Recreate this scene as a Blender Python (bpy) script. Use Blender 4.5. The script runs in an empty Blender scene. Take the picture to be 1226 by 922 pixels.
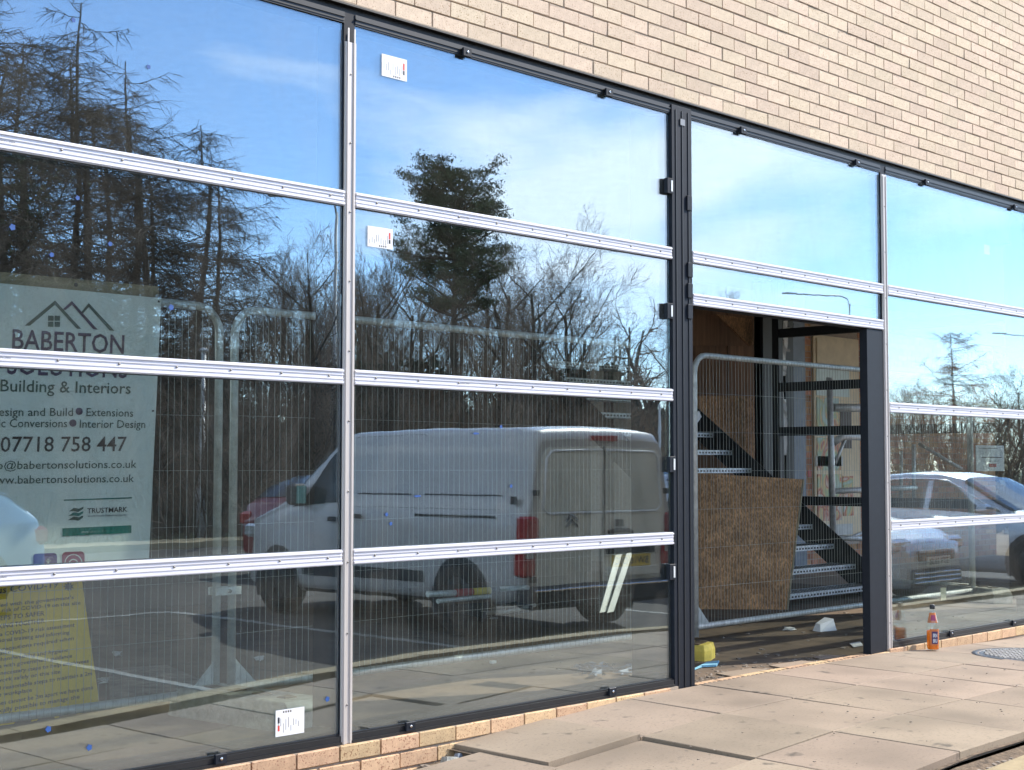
import bpy, math, random
from mathutils import Vector, Matrix
R = math.radians
random.seed(11)
S = bpy.context.scene
# ---------------------------------------------------------------- camera
FPX, YAW, PITCH, ROLL, CD, CZ = 1758.13, 0.8035414, 0.0543875, 0.00046, 4.8588, 1.1630
cam = bpy.data.cameras.new('camera'); co = bpy.data.objects.new('camera', cam); S.collection.objects.link(co)
FW = Vector((math.sin(YAW)*math.cos(PITCH), math.cos(YAW)*math.cos(PITCH), math.sin(PITCH)))
RT = Vector((math.cos(YAW), -math.sin(YAW), 0)); UP = RT.cross(FW)
RT, UP = RT*math.cos(ROLL)+UP*math.sin(ROLL), UP*math.cos(ROLL)-RT*math.sin(ROLL)
co.matrix_world = Matrix(((RT.x, UP.x, -FW.x, 0), (RT.y, UP.y, -FW.y, -CD), (RT.z, UP.z, -FW.z, CZ), (0, 0, 0, 1)))
cam.sensor_width = 36; cam.lens = FPX/1226*36; cam.clip_end = 2000; cam.clip_start = .05
S.camera = co
def ray(px, py): return FW + RT*((px-613)/FPX) - UP*((py-461)/FPX)
def at(px, py, y=None, x=None, z=None, Z=None):      # point of the place seen at a picture position, on a plane of it
    d = ray(px, py); c = Vector((0, -CD, CZ))
    t = (y+CD)/d.y if y is not None else x/d.x if x is not None else (z-CZ)/d.z if z is not None else Z
    return c + d*t
# ---------------------------------------------------------------- sky, sun, exposure
SUN_EL, SUN_D = R(38), Vector((0.906, -0.423, 0)).normalized()
W = bpy.data.worlds.new('World'); S.world = W; W.use_nodes = True
nt = W.node_tree; nt.nodes.clear()
def N(nt, t, **k):
    n = nt.nodes.new(t)
    for a, b in k.items(): setattr(n, a, b)
    return n
def inp(n, **k):
    for a, b in k.items(): n.inputs[a.replace('_', ' ')].default_value = b
    return n
out = N(nt, 'ShaderNodeOutputWorld'); bg = N(nt, 'ShaderNodeBackground'); sky = N(nt, 'ShaderNodeTexSky')
sky.sky_type = 'NISHITA'; sky.sun_disc = False; sky.sun_elevation = SUN_EL
sky.sun_rotation = math.atan2(SUN_D.x, SUN_D.y); sky.dust_density = .03; sky.ozone_density = 4.0; sky.air_density = .85
tc = N(nt, 'ShaderNodeTexCoord'); mp = N(nt, 'ShaderNodeMapping'); mp.inputs['Scale'].default_value = (1.2, 1.2, 3.4); mp.inputs['Rotation'].default_value = (.25, .1, .5); mp.inputs['Location'].default_value = (7, 4, 1)
no = inp(N(nt, 'ShaderNodeTexNoise'), Scale=1.4, Detail=8.0, Roughness=.52, Distortion=.5)
cr = N(nt, 'ShaderNodeValToRGB'); cr.color_ramp.elements[0].position = .475; cr.color_ramp.elements[1].position = .60
cr.color_ramp.elements[0].color = (0, 0, 0, 1); cr.color_ramp.elements[1].color = (.8, .8, .8, 1)
sep = N(nt, 'ShaderNodeSeparateXYZ'); hz = N(nt, 'ShaderNodeMapRange'); hz.inputs['From Min'].default_value = 0.16; hz.inputs['From Max'].default_value = 0.0; hz.inputs['To Max'].default_value = .12
mx = N(nt, 'ShaderNodeMath', operation='MAXIMUM'); mix = N(nt, 'ShaderNodeMix', data_type='RGBA')
mix.inputs['B'].default_value = (8.2, 8.5, 9.0, 1)
L = nt.links.new
L(tc.outputs['Generated'], mp.inputs['Vector']); L(mp.outputs[0], no.inputs['Vector']); L(no.outputs['Fac'], cr.inputs['Fac'])
L(tc.outputs['Generated'], sep.inputs[0]); L(sep.outputs['Z'], hz.inputs['Value'])
L(cr.outputs['Color'], mx.inputs[0]); L(hz.outputs[0], mx.inputs[1]); L(mx.outputs[0], mix.inputs['Factor'])
L(sky.outputs[0], mix.inputs['A']); L(mix.outputs['Result'], bg.inputs['Color']); L(bg.outputs[0], out.inputs['Surface'])
bg.inputs['Strength'].default_value = .15
sl = bpy.data.lights.new('sun', 'SUN'); sl.energy = 3.2; sl.angle = R(.5); sl.color = (1, .92, .80)
so = bpy.data.objects.new('sun', sl); S.collection.objects.link(so)
sd = SUN_D*math.cos(SUN_EL) + Vector((0, 0, math.sin(SUN_EL)))
so.rotation_euler = sd.to_track_quat('Z', 'Y').to_euler(); so.location = (20, -10, 20)
S.view_settings.view_transform = 'Standard'; S.view_settings.look = 'None'; S.view_settings.gamma = 1
S.view_settings.exposure = 1.35
S.cycles.max_bounces = 10; S.cycles.transparent_max_bounces = 24; S.cycles.glossy_bounces = 5
# ---------------------------------------------------------------- materials
M = {}
def mat(name, col, rough=.7, metal=0, var=.12, scale=8, bump=0, bscale=None, col2=None, mask=None, spec=.5, coord='Object', coat=0, stretch=(1, 1, 1), detail=6):
    m = bpy.data.materials.new(name); m.use_nodes = True; nt = m.node_tree; b = nt.nodes['Principled BSDF']
    b.inputs['Roughness'].default_value = rough; b.inputs['Metallic'].default_value = metal; b.inputs['Specular IOR Level'].default_value = spec
    b.inputs['Coat Weight'].default_value = coat
    tc = N(nt, 'ShaderNodeTexCoord'); mp = N(nt, 'ShaderNodeMapping'); mp.inputs['Scale'].default_value = stretch
    nt.links.new(tc.outputs[coord], mp.inputs[0])
    n = inp(N(nt, 'ShaderNodeTexNoise'), Scale=float(scale), Detail=float(detail), Roughness=.6); nt.links.new(mp.outputs[0], n.inputs['Vector'])
    r = N(nt, 'ShaderNodeValToRGB'); e = r.color_ramp.elements
    lo = col2 if col2 else tuple(c*(1-var*2) for c in col); hi = col if col2 else tuple(min(1, c*(1+var)) for c in col)
    if mask: e[0].position, e[1].position = mask
    else: e[0].position, e[1].position = .3, .7
    e[0].color = (*lo, 1); e[1].color = (*hi, 1)
    nt.links.new(n.outputs['Fac'], r.inputs['Fac']); nt.links.new(r.outputs['Color'], b.inputs['Base Color'])
    if bump:
        n2 = inp(N(nt, 'ShaderNodeTexNoise'), Scale=float(bscale or scale*3), Detail=5.0); nt.links.new(mp.outputs[0], n2.inputs['Vector'])
        bp = inp(N(nt, 'ShaderNodeBump'), Strength=.6, Distance=bump); nt.links.new(n2.outputs['Fac'], bp.inputs['Height']); nt.links.new(bp.outputs[0], b.inputs['Normal'])
    M[name] = m; return m
def tint_random(m, amt=.10, hue=.01):      # each brick or slab its own shade
    nt = m.node_tree; b = nt.nodes['Principled BSDF']; src = b.inputs['Base Color'].links[0].from_socket
    oi = N(nt, 'ShaderNodeObjectInfo'); hs = N(nt, 'ShaderNodeHueSaturation')
    mr = N(nt, 'ShaderNodeMapRange'); mr.inputs['To Min'].default_value = 1-amt; mr.inputs['To Max'].default_value = 1+amt
    mh = N(nt, 'ShaderNodeMapRange'); mh.inputs['To Min'].default_value = .5-hue; mh.inputs['To Max'].default_value = .5+hue
    ad = N(nt, 'ShaderNodeMath', operation='MULTIPLY'); ad.inputs[1].default_value = 7.31; fr = N(nt, 'ShaderNodeMath', operation='FRACT')
    geo = N(nt, 'ShaderNodeNewGeometry'); pl = N(nt, 'ShaderNodeMath', operation='ADD')
    nt.links.new(oi.outputs['Random'], pl.inputs[0]); nt.links.new(geo.outputs['Random Per Island'], pl.inputs[1])
    f0 = N(nt, 'ShaderNodeMath', operation='FRACT'); nt.links.new(pl.outputs[0], f0.inputs[0])
    nt.links.new(f0.outputs[0], mr.inputs['Value']); nt.links.new(f0.outputs[0], ad.inputs[0]); nt.links.new(ad.outputs[0], fr.inputs[0]); nt.links.new(fr.outputs[0], mh.inputs['Value'])
    nt.links.new(src, hs.inputs['Color']); nt.links.new(mr.outputs[0], hs.inputs['Value']); nt.links.new(mh.outputs[0], hs.inputs['Hue']); nt.links.new(hs.outputs[0], b.inputs['Base Color'])
def speckle(m, col, scale, lo, hi):
    nt = m.node_tree; b = nt.nodes['Principled BSDF']; src = b.inputs['Base Color'].links[0].from_socket
    tc = N(nt, 'ShaderNodeTexCoord'); n = inp(N(nt, 'ShaderNodeTexNoise'), Scale=float(scale), Detail=2.0)
    r = N(nt, 'ShaderNodeMapRange'); r.inputs['From Min'].default_value = lo; r.inputs['From Max'].default_value = hi
    x = N(nt, 'ShaderNodeMix', data_type='RGBA'); x.inputs['B'].default_value = (*col, 1)
    geo = N(nt, 'ShaderNodeNewGeometry')
    nt.links.new(geo.outputs['Position'], n.inputs['Vector']); nt.links.new(n.outputs['Fac'], r.inputs['Value']); nt.links.new(r.outputs[0], x.inputs['Factor'])
    nt.links.new(src, x.inputs['A']); nt.links.new(x.outputs['Result'], b.inputs['Base Color'])
mat('buff brick', (.60, .475, .35), .9, var=.07, scale=30, bump=.002, bscale=120); speckle(M['buff brick'], (.30, .19, .11), 150, .60, .68); speckle(M['buff brick'], (.50, .385, .28), .7, .48, .95); tint_random(M['buff brick'], .075, .008)
mat('plinth brick', (.53, .36, .21), .9, var=.12, scale=20, bump=.002, bscale=120); speckle(M['plinth brick'], (.25, .13, .07), 120, .58, .66); tint_random(M['plinth brick'], .12, .012)
mat('mortar', (.33, .27, .21), .95, scale=40)
mat('dark brick', (.50, .26, .15), .9, var=.15, scale=20); tint_random(M['dark brick'], .25, .02)
mat('light mortar', (.42, .36, .30), .95, scale=40)
mat('slab', (.285, .220, .160), .88, var=.06, scale=2.2, bump=.0015, bscale=140, coord='Object'); speckle(M['slab'], (.20, .155, .11), 70, .56, .74); speckle(M['slab'], (.165, .128, .092), 1.7, .45, .80); speckle(M['slab'], (.10, .08, .06), 11, .66, .78); tint_random(M['slab'], .12, .008)
mat('kerb stone', (.33, .26, .15), .9, var=.12, scale=12, bump=.003)
mat('soil', (.14, .10, .065), .98, var=.3, scale=30, bump=.015, bscale=45)
mat('rubble', (.25, .21, .17), .95, var=.3, scale=12)
mat('asphalt', (.050, .042, .034), .92, var=.2, scale=3, bump=.004, bscale=90)
mat('road paint', (.26, .26, .24), .8, var=.3, scale=14)
mat('grass', (.075, .10, .03), .95, var=.3, scale=3, bump=.03, bscale=20)
mat('floor concrete', (.15, .105, .068), .85, var=.22, scale=1.6, bump=.003, bscale=30); speckle(M['floor concrete'], (.06, .047, .035), 9, .5, .8)
mat('dark block', (.075, .068, .062), .9, var=.2, scale=5)
mat('ceiling board', (.30, .27, .24), .9)
mat('anthracite', (.011, .014, .021), .5, var=.1, scale=20, spec=.22)
mat('lintel metal', (.014, .012, .011), .5, var=.3, scale=10)
mat('gasket', (.010, .011, .013), .45)
mat('mill aluminium', (.70, .69, .73), .5, metal=.15, var=.05, scale=14, stretch=(.15, 4, 4))
mat('aluminium groove', (.62, .61, .65), .5, metal=.2, var=.05)
mat('pale aluminium', (.54, .50, .47), .5, metal=.35, var=.05, scale=14, stretch=(4, 4, .2))
mat('screw', (.22, .21, .20), .4, metal=.8)
mat('galvanised', (.72, .74, .72), .45, metal=.35, var=.14, scale=18)
mat('wire', (.42, .44, .42), .45, metal=.3)
mat('tread steel', (.68, .72, .76), .45, metal=.5, var=.2, scale=40)
mat('iron stud', (.30, .29, .28), .55, metal=.4); mat('black steel', (.014, .014, .017), .5)
mat('white print', (.70, .71, .73), .6, var=.02)
mat('sign white', (.86, .90, .87), .5, var=.03, scale=3)
mat('ink', (.03, .03, .04), .6); mat('ink purple', (.06, .03, .10), .6); mat('ink green', (.035, .10, .085), .6)
mat('teal', (.01, .20, .17), .5); mat('purple icon', (.09, .04, .24), .5); mat('magenta icon', (.30, .03, .11), .5); mat('red ink', (.55, .05, .04), .6)
mat('sign yellow', (.95, .62, .03), .5, var=.05, scale=4)
mat('blue tape', (.02, .08, .28), .6)
mat('timber', (.33, .27, .17), .8, var=.2, scale=6, stretch=(.3, 5, 5))
mat('brown boarding', (.30, .17, .10), .85, var=.2, scale=5, stretch=(4, 4, .3))
def osb():
    m = mat('strand board', (.52, .285, .14), .85, var=.2, scale=5, bump=.0015, bscale=60); nt = m.node_tree; b = nt.nodes['Principled BSDF']; src = b.inputs['Base Color'].links[0].from_socket
    tc = N(nt, 'ShaderNodeTexCoord'); prev = None
    for k, (rot, sc) in enumerate((((.3, .6, .2), (120, 120, 36)), ((.2, -.9, .5), (105, 105, 33)), ((1.2, 1.4, .1), (130, 120, 40)))):
        mp = N(nt, 'ShaderNodeMapping'); mp.inputs['Scale'].default_value = sc; mp.inputs['Rotation'].default_value = rot; v = inp(N(nt, 'ShaderNodeTexVoronoi'), Scale=1.0); bw = N(nt, 'ShaderNodeRGBToBW')
        nt.links.new(tc.outputs['Object'], mp.inputs[0]); nt.links.new(mp.outputs[0], v.inputs['Vector']); nt.links.new(v.outputs['Color'], bw.inputs[0])
        if prev is None: prev = bw.outputs[0]
        else:
            mm = N(nt, 'ShaderNodeMath', operation='MULTIPLY' if k == 2 else 'ADD'); nt.links.new(prev, mm.inputs[0]); nt.links.new(bw.outputs[0], mm.inputs[1]); prev = mm.outputs[0]
    mr = N(nt, 'ShaderNodeMapRange'); mr.inputs['From Min'].default_value = .15; mr.inputs['From Max'].default_value = .85; mr.inputs['To Min'].default_value = .62; mr.inputs['To Max'].default_value = 1.35; nt.links.new(prev, mr.inputs['Value'])
    hs = N(nt, 'ShaderNodeHueSaturation'); nt.links.new(mr.outputs[0], hs.inputs['Value']); nt.links.new(src, hs.inputs['Color']); nt.links.new(hs.outputs[0], b.inputs['Base Color'])
osb()
mat('white wrap', (.72, .72, .70), .6); mat('cream paint', (.74, .64, .44), .7, var=.06); mat('blue grey steel', (.16, .20, .26), .5)
mat('yellow block', (.72, .55, .10), .7, var=.15, scale=15); mat('rubber', (.04, .04, .04), .9); mat('foot concrete', (.38, .38, .34), .9, var=.25, scale=14, bump=.01)
mat('blue plastic', (.22, .50, .66), .6); mat('tyre', (.018, .018, .018), .9); mat('alloy', (.10, .10, .10), .35, metal=.8)
mat('van paint', (.46, .445, .425), .35, var=.04, scale=3, coat=.5); mat('bounce lit dusty paint', (.66, .64, .57), .5, var=.08, scale=2.5, coat=.1); mat('van trim', (.03, .03, .033), .6); mat('van rear glass', (.66, .65, .58), .2, var=.10, scale=2)  # rear doors and glass: dust, plus glazing-bounced sun put into the colour
mat('silver paint', (.50, .55, .62), .3, metal=.35, var=.03, coat=.6); mat('grey paint', (.42, .46, .52), .3, metal=.35, var=.03, coat=.6)
mat('red paint', (.17, .010, .014), .3, coat=.6, var=.05); mat('blue paint', (.12, .30, .48), .3, coat=.6, var=.05)
mat('car glass', (.02, .025, .028), .06, var=.02); mat('lamp red', (.34, .012, .015), .15); mat('lamp clear', (.7, .7, .7), .1, metal=.5, var=.3, scale=30)
mat('plate yellow', (.72, .50, .06), .5); mat('plate white', (.70, .70, .62), .5); mat('chrome', (.75, .75, .75), .12, metal=1)
mat('mirror tint', (.30, .65, .60), .2); mat('bark', (.085, .065, .045), .95, var=.3, scale=3, stretch=(3, 3, .5)); mat('twig', (.25, .185, .135), .95, var=.3, scale=1.2)
mat('larch twig', (.11, .08, .055), .95, var=.3, scale=1.2); mat('russet twig', (.22, .12, .06), .95, var=.3, scale=1.2); mat('needle', (.085, .115, .050), .95, var=.4, scale=1.5); mat('hedge leaf', (.030, .040, .018), .95, var=.4, scale=1.0)
mat('pole paint', (.58, .59, .59), .5, metal=.3); mat('light fabric', (.62, .64, .60), .7)
mat('red plastic', (.42, .05, .05), .5); mat('poster pale', (.58, .70, .66), .5, var=.05)
mat('orange cloth', (.55, .17, .05), .7); mat('skin tone', (.52, .33, .22), .7); mat('dark print', (.08, .06, .05), .6)
def poster():
    m = mat('food poster', (.48, .30, .10), .5, scale=1.0); nt = m.node_tree; b = nt.nodes['Principled BSDF']
    tc = N(nt, 'ShaderNodeTexCoord'); v = inp(N(nt, 'ShaderNodeTexNoise'), Scale=2.8, Detail=2.0, Distortion=1.2); r = N(nt, 'ShaderNodeValToRGB'); e = r.color_ramp.elements
    e[0].position = .36; e[0].color = (.40, .55, .52, 1); e[1].position = .70; e[1].color = (.45, .56, .50, 1)
    for p, c in ((.46, (.34, .42, .20, 1)), (.50, (.62, .45, .20, 1)), (.56, (.42, .08, .04, 1)), (.62, (.60, .42, .30, 1))):
        k = e.new(p); k.color = c
    nt.links.new(tc.outputs['Object'], v.inputs['Vector']); nt.links.new(v.outputs['Fac'], r.inputs['Fac']); nt.links.new(r.outputs[0], b.inputs['Base Color'])
poster()
def glassmat(name, r0, tint, bumpd=0.00010, dust=False):
    m = bpy.data.materials.new(name); m.use_nodes = True; nt = m.node_tree; nt.nodes.clear()
    o = N(nt, 'ShaderNodeOutputMaterial'); g = N(nt, 'ShaderNodeBsdfGlossy'); g.inputs['Roughness'].default_value = 0
    g.inputs['Color'].default_value = (.80, .91, 1, 1)
    t = N(nt, 'ShaderNodeBsdfTransparent'); t.inputs['Color'].default_value = (*tint, 1); x = N(nt, 'ShaderNodeMixShader')
    geo = N(nt, 'ShaderNodeNewGeometry'); dp = N(nt, 'ShaderNodeVectorMath', operation='DOT_PRODUCT'); ab = N(nt, 'ShaderNodeMath', operation='ABSOLUTE')
    om = N(nt, 'ShaderNodeMath', operation='SUBTRACT'); om.inputs[0].default_value = 1; pw = N(nt, 'ShaderNodeMath', operation='POWER'); pw.inputs[1].default_value = 4.8
    ma = N(nt, 'ShaderNodeMath', operation='MULTIPLY_ADD'); ma.inputs[1].default_value = 1-r0; ma.inputs[2].default_value = r0
    l = nt.links.new
    l(geo.outputs['Normal'], dp.inputs[0]); l(geo.outputs['Incoming'], dp.inputs[1]); l(dp.outputs['Value'], ab.inputs[0]); l(ab.outputs[0], om.inputs[1]); l(om.outputs[0], pw.inputs[0]); l(pw.outputs[0], ma.inputs[0]); l(ma.outputs[0], x.inputs['Fac'])
    if bumpd:
        tc = N(nt, 'ShaderNodeTexCoord'); n = inp(N(nt, 'ShaderNodeTexNoise'), Scale=2.2, Detail=3.5, Roughness=.55); l(geo.outputs['Position'], n.inputs['Vector'])
        b = inp(N(nt, 'ShaderNodeBump'), Strength=1.0, Distance=bumpd); l(n.outputs['Fac'], b.inputs['Height']); l(b.outputs[0], g.inputs['Normal'])
    l(t.outputs[0], x.inputs[1]); l(g.outputs[0], x.inputs[2]); 
    if dust:      # thin film of site dust and wiped streaks on the outer face
        df = N(nt, 'ShaderNodeBsdfDiffuse'); df.inputs['Color'].default_value = (.50, .46, .40, 1); x2 = N(nt, 'ShaderNodeMixShader'); mp = N(nt, 'ShaderNodeMapping'); mp.inputs['Scale'].default_value = (1, 1, .35)
        nd = inp(N(nt, 'ShaderNodeTexNoise'), Scale=3.2, Detail=9.0, Roughness=.72, Distortion=1.2); mr = N(nt, 'ShaderNodeMapRange'); mr.inputs['From Min'].default_value = .42; mr.inputs['From Max'].default_value = .78; mr.inputs['To Min'].default_value = .004; mr.inputs['To Max'].default_value = .045
        l(geo.outputs['Position'], mp.inputs[0]); l(mp.outputs[0], nd.inputs['Vector']); l(nd.outputs['Fac'], mr.inputs['Value']); l(mr.outputs[0], x2.inputs['Fac']); l(x.outputs[0], x2.inputs[1]); l(df.outputs[0], x2.inputs[2]); l(x2.outputs[0], o.inputs['Surface'])
    else: l(x.outputs[0], o.inputs['Surface'])
    M[name] = m
glassmat('coated glass', .185, (.96, .99, .975), .00019, True); glassmat('clear glass', .035, (.97, .99, .98), .00012)
glassmat('bottle glass', .05, (.96, .98, .97), 0)
def liquid():
    m = bpy.data.materials.new('orange drink'); m.use_nodes = True; b = m.node_tree.nodes['Principled BSDF']
    b.inputs['Base Color'].default_value = (.95, .26, .02, 1); b.inputs['Roughness'].default_value = .1; b.inputs['Transmission Weight'].default_value = .35; b.inputs['IOR'].default_value = 1.33
    M['orange drink'] = m
liquid()
# ---------------------------------------------------------------- mesh helpers
COL = S.collection
class MB:
    def __init__(s): s.v = []; s.f = []; s.m = []; s.sm = []
    def quad(s, a, b, c, d, mi=0): n = len(s.v); s.v += [a, b, c, d]; s.f.append((n, n+1, n+2, n+3)); s.m.append(mi); s.sm.append(False); return s
    def poly(s, pts, mi=0): n = len(s.v); s.v += list(pts); s.f.append(tuple(range(n, n+len(pts)))); s.m.append(mi); s.sm.append(False); return s
    def box(s, x0, x1, y0, y1, z0, z1, mi=0, bev=0, T=None):
        n = len(s.v)
        if bev:
            P = []
            for z, i in ((z0, 0), (z0+bev, 1), (z1-bev, 1), (z1, 0)):
                k = bev*(1-i)
                P += [(x0+k, y0+k, z), (x1-k, y0+k, z), (x1-k, y1-k, z), (x0+k, y1-k, z)]
            fs = [(3, 2, 1, 0), (12, 13, 14, 15)]
            for r in range(3):
                for j in range(4): a = r*4+j; b = r*4+(j+1) % 4; fs.append((a, b, b+4, a+4))
        else:
            P = [(x0, y0, z0), (x1, y0, z0), (x1, y1, z0), (x0, y1, z0), (x0, y0, z1), (x1, y0, z1), (x1, y1, z1), (x0, y1, z1)]
            fs = [(3, 2, 1, 0), (4, 5, 6, 7), (0, 1, 5, 4), (1, 2, 6, 5), (2, 3, 7, 6), (3, 0, 4, 7)]
        if T: P = [tuple(T @ Vector(p)) for p in P]
        s.v += P; s.f += [tuple(n+i for i in f) for f in fs]; s.m += [mi]*len(fs); s.sm += [False]*len(fs); return s
    def hexa(s, P, mi=0):        # 8 points: four of one face, four of the opposite
        n = len(s.v); s.v += [tuple(p) for p in P]
        fs = [(3, 2, 1, 0), (4, 5, 6, 7), (0, 1, 5, 4), (1, 2, 6, 5), (2, 3, 7, 6), (3, 0, 4, 7)]
        s.f += [tuple(n+i for i in f) for f in fs]; s.m += [mi]*6; s.sm += [False]*6; return s
    def plate(s, pts, off, mi=0):   # polygon given thickness along off
        n = len(s.v); k = len(pts); off = Vector(off); s.v += [tuple(p) for p in pts] + [tuple(Vector(p)+off) for p in pts]
        s.f += [tuple(range(n, n+k)), tuple(range(n+2*k-1, n+k-1, -1))] + [(n+i, n+k+i, n+k+(i+1) % k, n+(i+1) % k) for i in range(k)]
        s.m += [mi]*(k+2); s.sm += [False]*(k+2); return s
    def tube(s, pts, rad, seg=8, mi=0, cap=True):
        pts = [Vector(p) for p in pts]; n = len(s.v); k = len(pts); rs = rad if isinstance(rad, (list, tuple)) else [rad]*k
        up = None
        for i, p in enumerate(pts):
            d = (pts[min(i+1, k-1)]-pts[max(i-1, 0)]).normalized()
            if up is None: up = d.orthogonal().normalized()
            up = (up-d*up.dot(d)); up = up.normalized() if up.length > 1e-6 else d.orthogonal().normalized(); w = d.cross(up)
            for j in range(seg): a = 2*math.pi*j/seg; s.v.append(tuple(p+(up*math.cos(a)+w*math.sin(a))*rs[i]))
        for i in range(k-1):
            for j in range(seg): s.f.append((n+i*seg+j, n+i*seg+(j+1) % seg, n+(i+1)*seg+(j+1) % seg, n+(i+1)*seg+j)); s.m.append(mi); s.sm.append(seg > 4)
        if cap:
            s.f.append(tuple(n+j for j in reversed(range(seg)))); s.f.append(tuple(n+(k-1)*seg+j for j in range(seg))); s.m += [mi]*2; s.sm += [False]*2
        return s
    def lathe(s, prof, seg=20, c=(0, 0, 0), mi=0, axis='z'):
        n = len(s.v); k = len(prof)
        for r, z in prof:
            for j in range(seg):
                a = 2*math.pi*j/seg; p = (r*math.cos(a), r*math.sin(a), z) if axis == 'z' else (r*math.cos(a), z, r*math.sin(a))
                s.v.append((p[0]+c[0], p[1]+c[1], p[2]+c[2]))
        for i in range(k-1):
            for j in range(seg):
                q = (n+i*seg+j, n+i*seg+(j+1) % seg, n+(i+1)*seg+(j+1) % seg, n+(i+1)*seg+j); s.f.append(q if axis == 'z' else q[::-1]); s.m.append(mi); s.sm.append(True)
        return s
    def build(s, name, mats, parent=None, loc=None):
        me = bpy.data.meshes.new(name); me.from_pydata([tuple(v) for v in s.v], [], s.f)
        for m in (mats if isinstance(mats, list) else [mats]): me.materials.append(M[m])
        if any(s.m): me.polygons.foreach_set('material_index', s.m)
        if any(s.sm): me.polygons.foreach_set('use_smooth', s.sm)
        me.update(); o = bpy.data.objects.new(name, me); COL.objects.link(o)
        if parent is not None: o.parent = parent
        if loc is not None: o.location = loc
        return o
def tag(o, label=None, cat=None, group=None, kind=None):
    if label: o['label'] = label
    if cat: o['category'] = cat
    if group: o['group'] = group
    if kind: o['kind'] = kind
    return o
def empty(name, label, cat, loc=(0, 0, 0), group=None, rz=0):
    o = bpy.data.objects.new(name, None); COL.objects.link(o); o.location = loc; o.rotation_euler = (0, 0, rz); return tag(o, label, cat, group)
def inst(o, loc, parent=None, rot=None, scale=None):
    c = o.copy(); COL.objects.link(c); c.location = loc
    if parent is not None: c.parent = parent
    if rot is not None: c.rotation_euler = rot
    if scale is not None: c.scale = scale
    return c
def box(name, m, x0, x1, y0, y1, z0, z1, parent=None, bev=0): return MB().box(x0, x1, y0, y1, z0, z1, bev=bev).build(name, m, parent)
def text_mesh(s, bold=0):
    c = bpy.data.curves.new('lettering', 'FONT'); c.body = s; c.size = 1; c.resolution_u = 2; c.offset = bold
    o = bpy.data.objects.new('lettering', c); COL.objects.link(o); me = bpy.data.meshes.new_from_object(o); bpy.data.objects.remove(o); me.name = 'lettering'
    return me
def lettering(s, m, origin, ux, uy, width=None, height=1.0, parent=None, bold=0, name='lettering'):   # flat print on a plane: origin = baseline left
    me = text_mesh(s, bold); xs = [v.co.x for v in me.vertices]
    if not xs: return None
    x0, x1 = min(xs), max(xs); sx = width/(x1-x0) if width else height/.7; sy = height/.7
    ux = Vector(ux).normalized(); uy = Vector(uy).normalized(); o3 = Vector(origin)
    for v in me.vertices: v.co = o3 + ux*((v.co.x-x0)*sx) + uy*(v.co.y*sy)
    me.materials.clear(); me.materials.append(M[m]); o = bpy.data.objects.new(name, me); COL.objects.link(o)
    if parent is not None: o.parent = parent
    return o

# ================================================================ SETTING: ground
def zp(x):
    P = [(-40, -.30), (2, -.20), (4.0, -.135), (4.62, -.10), (5.2, -.062), (6.0, -.022), (8.3, -.026), (9.2, -.062), (10.4, -.095), (14, -.13), (60, -.15)]
    for (a, za), (b, zb) in zip(P, P[1:]):
        if x <= b: return za+(zb-za)*(x-a)/(b-a)
    return P[-1][1]
g = MB().quad((-400, -400, -.46), (400, -400, -.46), (400, 400, -.46), (-400, 400, -.46)).build('ground', 'grass'); tag(g, 'rough grass ground beyond the car park', kind='structure')
cp = MB().quad((-40, -19, -.40), (60, -19, -.40), (60, -2.2, -.40), (-40, -2.2, -.40)).build('car_park', 'asphalt'); tag(cp, 'dark asphalt of the car park across the pavement', kind='structure')
verge = MB().box(-40, 60, -20.2, -19, -.45, -.28).build('verge_kerb', 'kerb stone'); tag(verge, kind='structure')
pm = MB()
for x in (-9.5, -6.6, -3.7, -.8, 2.1, 5.9, 8.75, 12.2, 15.3, 18.9, 22): pm.box(x, x+.09, -8.6, -3.2, -.402, -.396)
pm.box(-9.5, 8.8, -8.7, -8.6, -.402, -.3962); pm.box(-12, 30, -13.6, -13.5, -.402, -.3962)
tag(pm.build('bay_marking', 'road paint'), 'white painted parking bay lines on the asphalt', kind='structure')
# yard on the far side of the shell
yd = MB().quad((12.95, .2, -.12), (60, .2, -.12), (60, 30, -.12), (12.95, 30, -.12)).build('yard', 'slab'); tag(yd, 'pale sunlit yard beyond the open end of the shell', kind='structure')
yb = MB().quad((-40, 6.4, -.2), (12.2, 6.4, -.2), (12.2, 60, -.2), (-40, 60, -.2)).build('rear_ground', 'soil'); tag(yb, kind='structure')
# pavement: bed, slabs one by one, edging
pv = MB()
xs = sorted([-14+i*1.0 for i in range(55)]+[4.62, 5.2, 4.61, 8.3, 9.2, 10.4])
for a, b in zip(xs, xs[1:]): pv.quad((a, -1.86, zp(a)-.058), (b, -1.86, zp(b)-.058), (b, -.21, zp(b)-.034), (a, -.21, zp(a)-.034)).quad((a, -.21, zp(a)-(.055 if a < 4.6 else .016)), (b, -.21, zp(b)-(.055 if a < 4.6 else .016)), (b, .0, zp(b)-(.055 if a < 4.6 else .012)), (a, .0, zp(a)-(.055 if a < 4.6 else .012)))
pav = pv.build('pavement', 'soil'); tag(pav, 'sunlit pavement of square buff slabs in front of the glazed front', kind='structure')
P_ = .62
def slab_mesh(w, d, bev=.003): return MB().box(-w/2, w/2, -d/2, d/2, -.05, 0, bev=bev)
proto_slab = None
gx0 = 5.255
random.seed(5)
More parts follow.
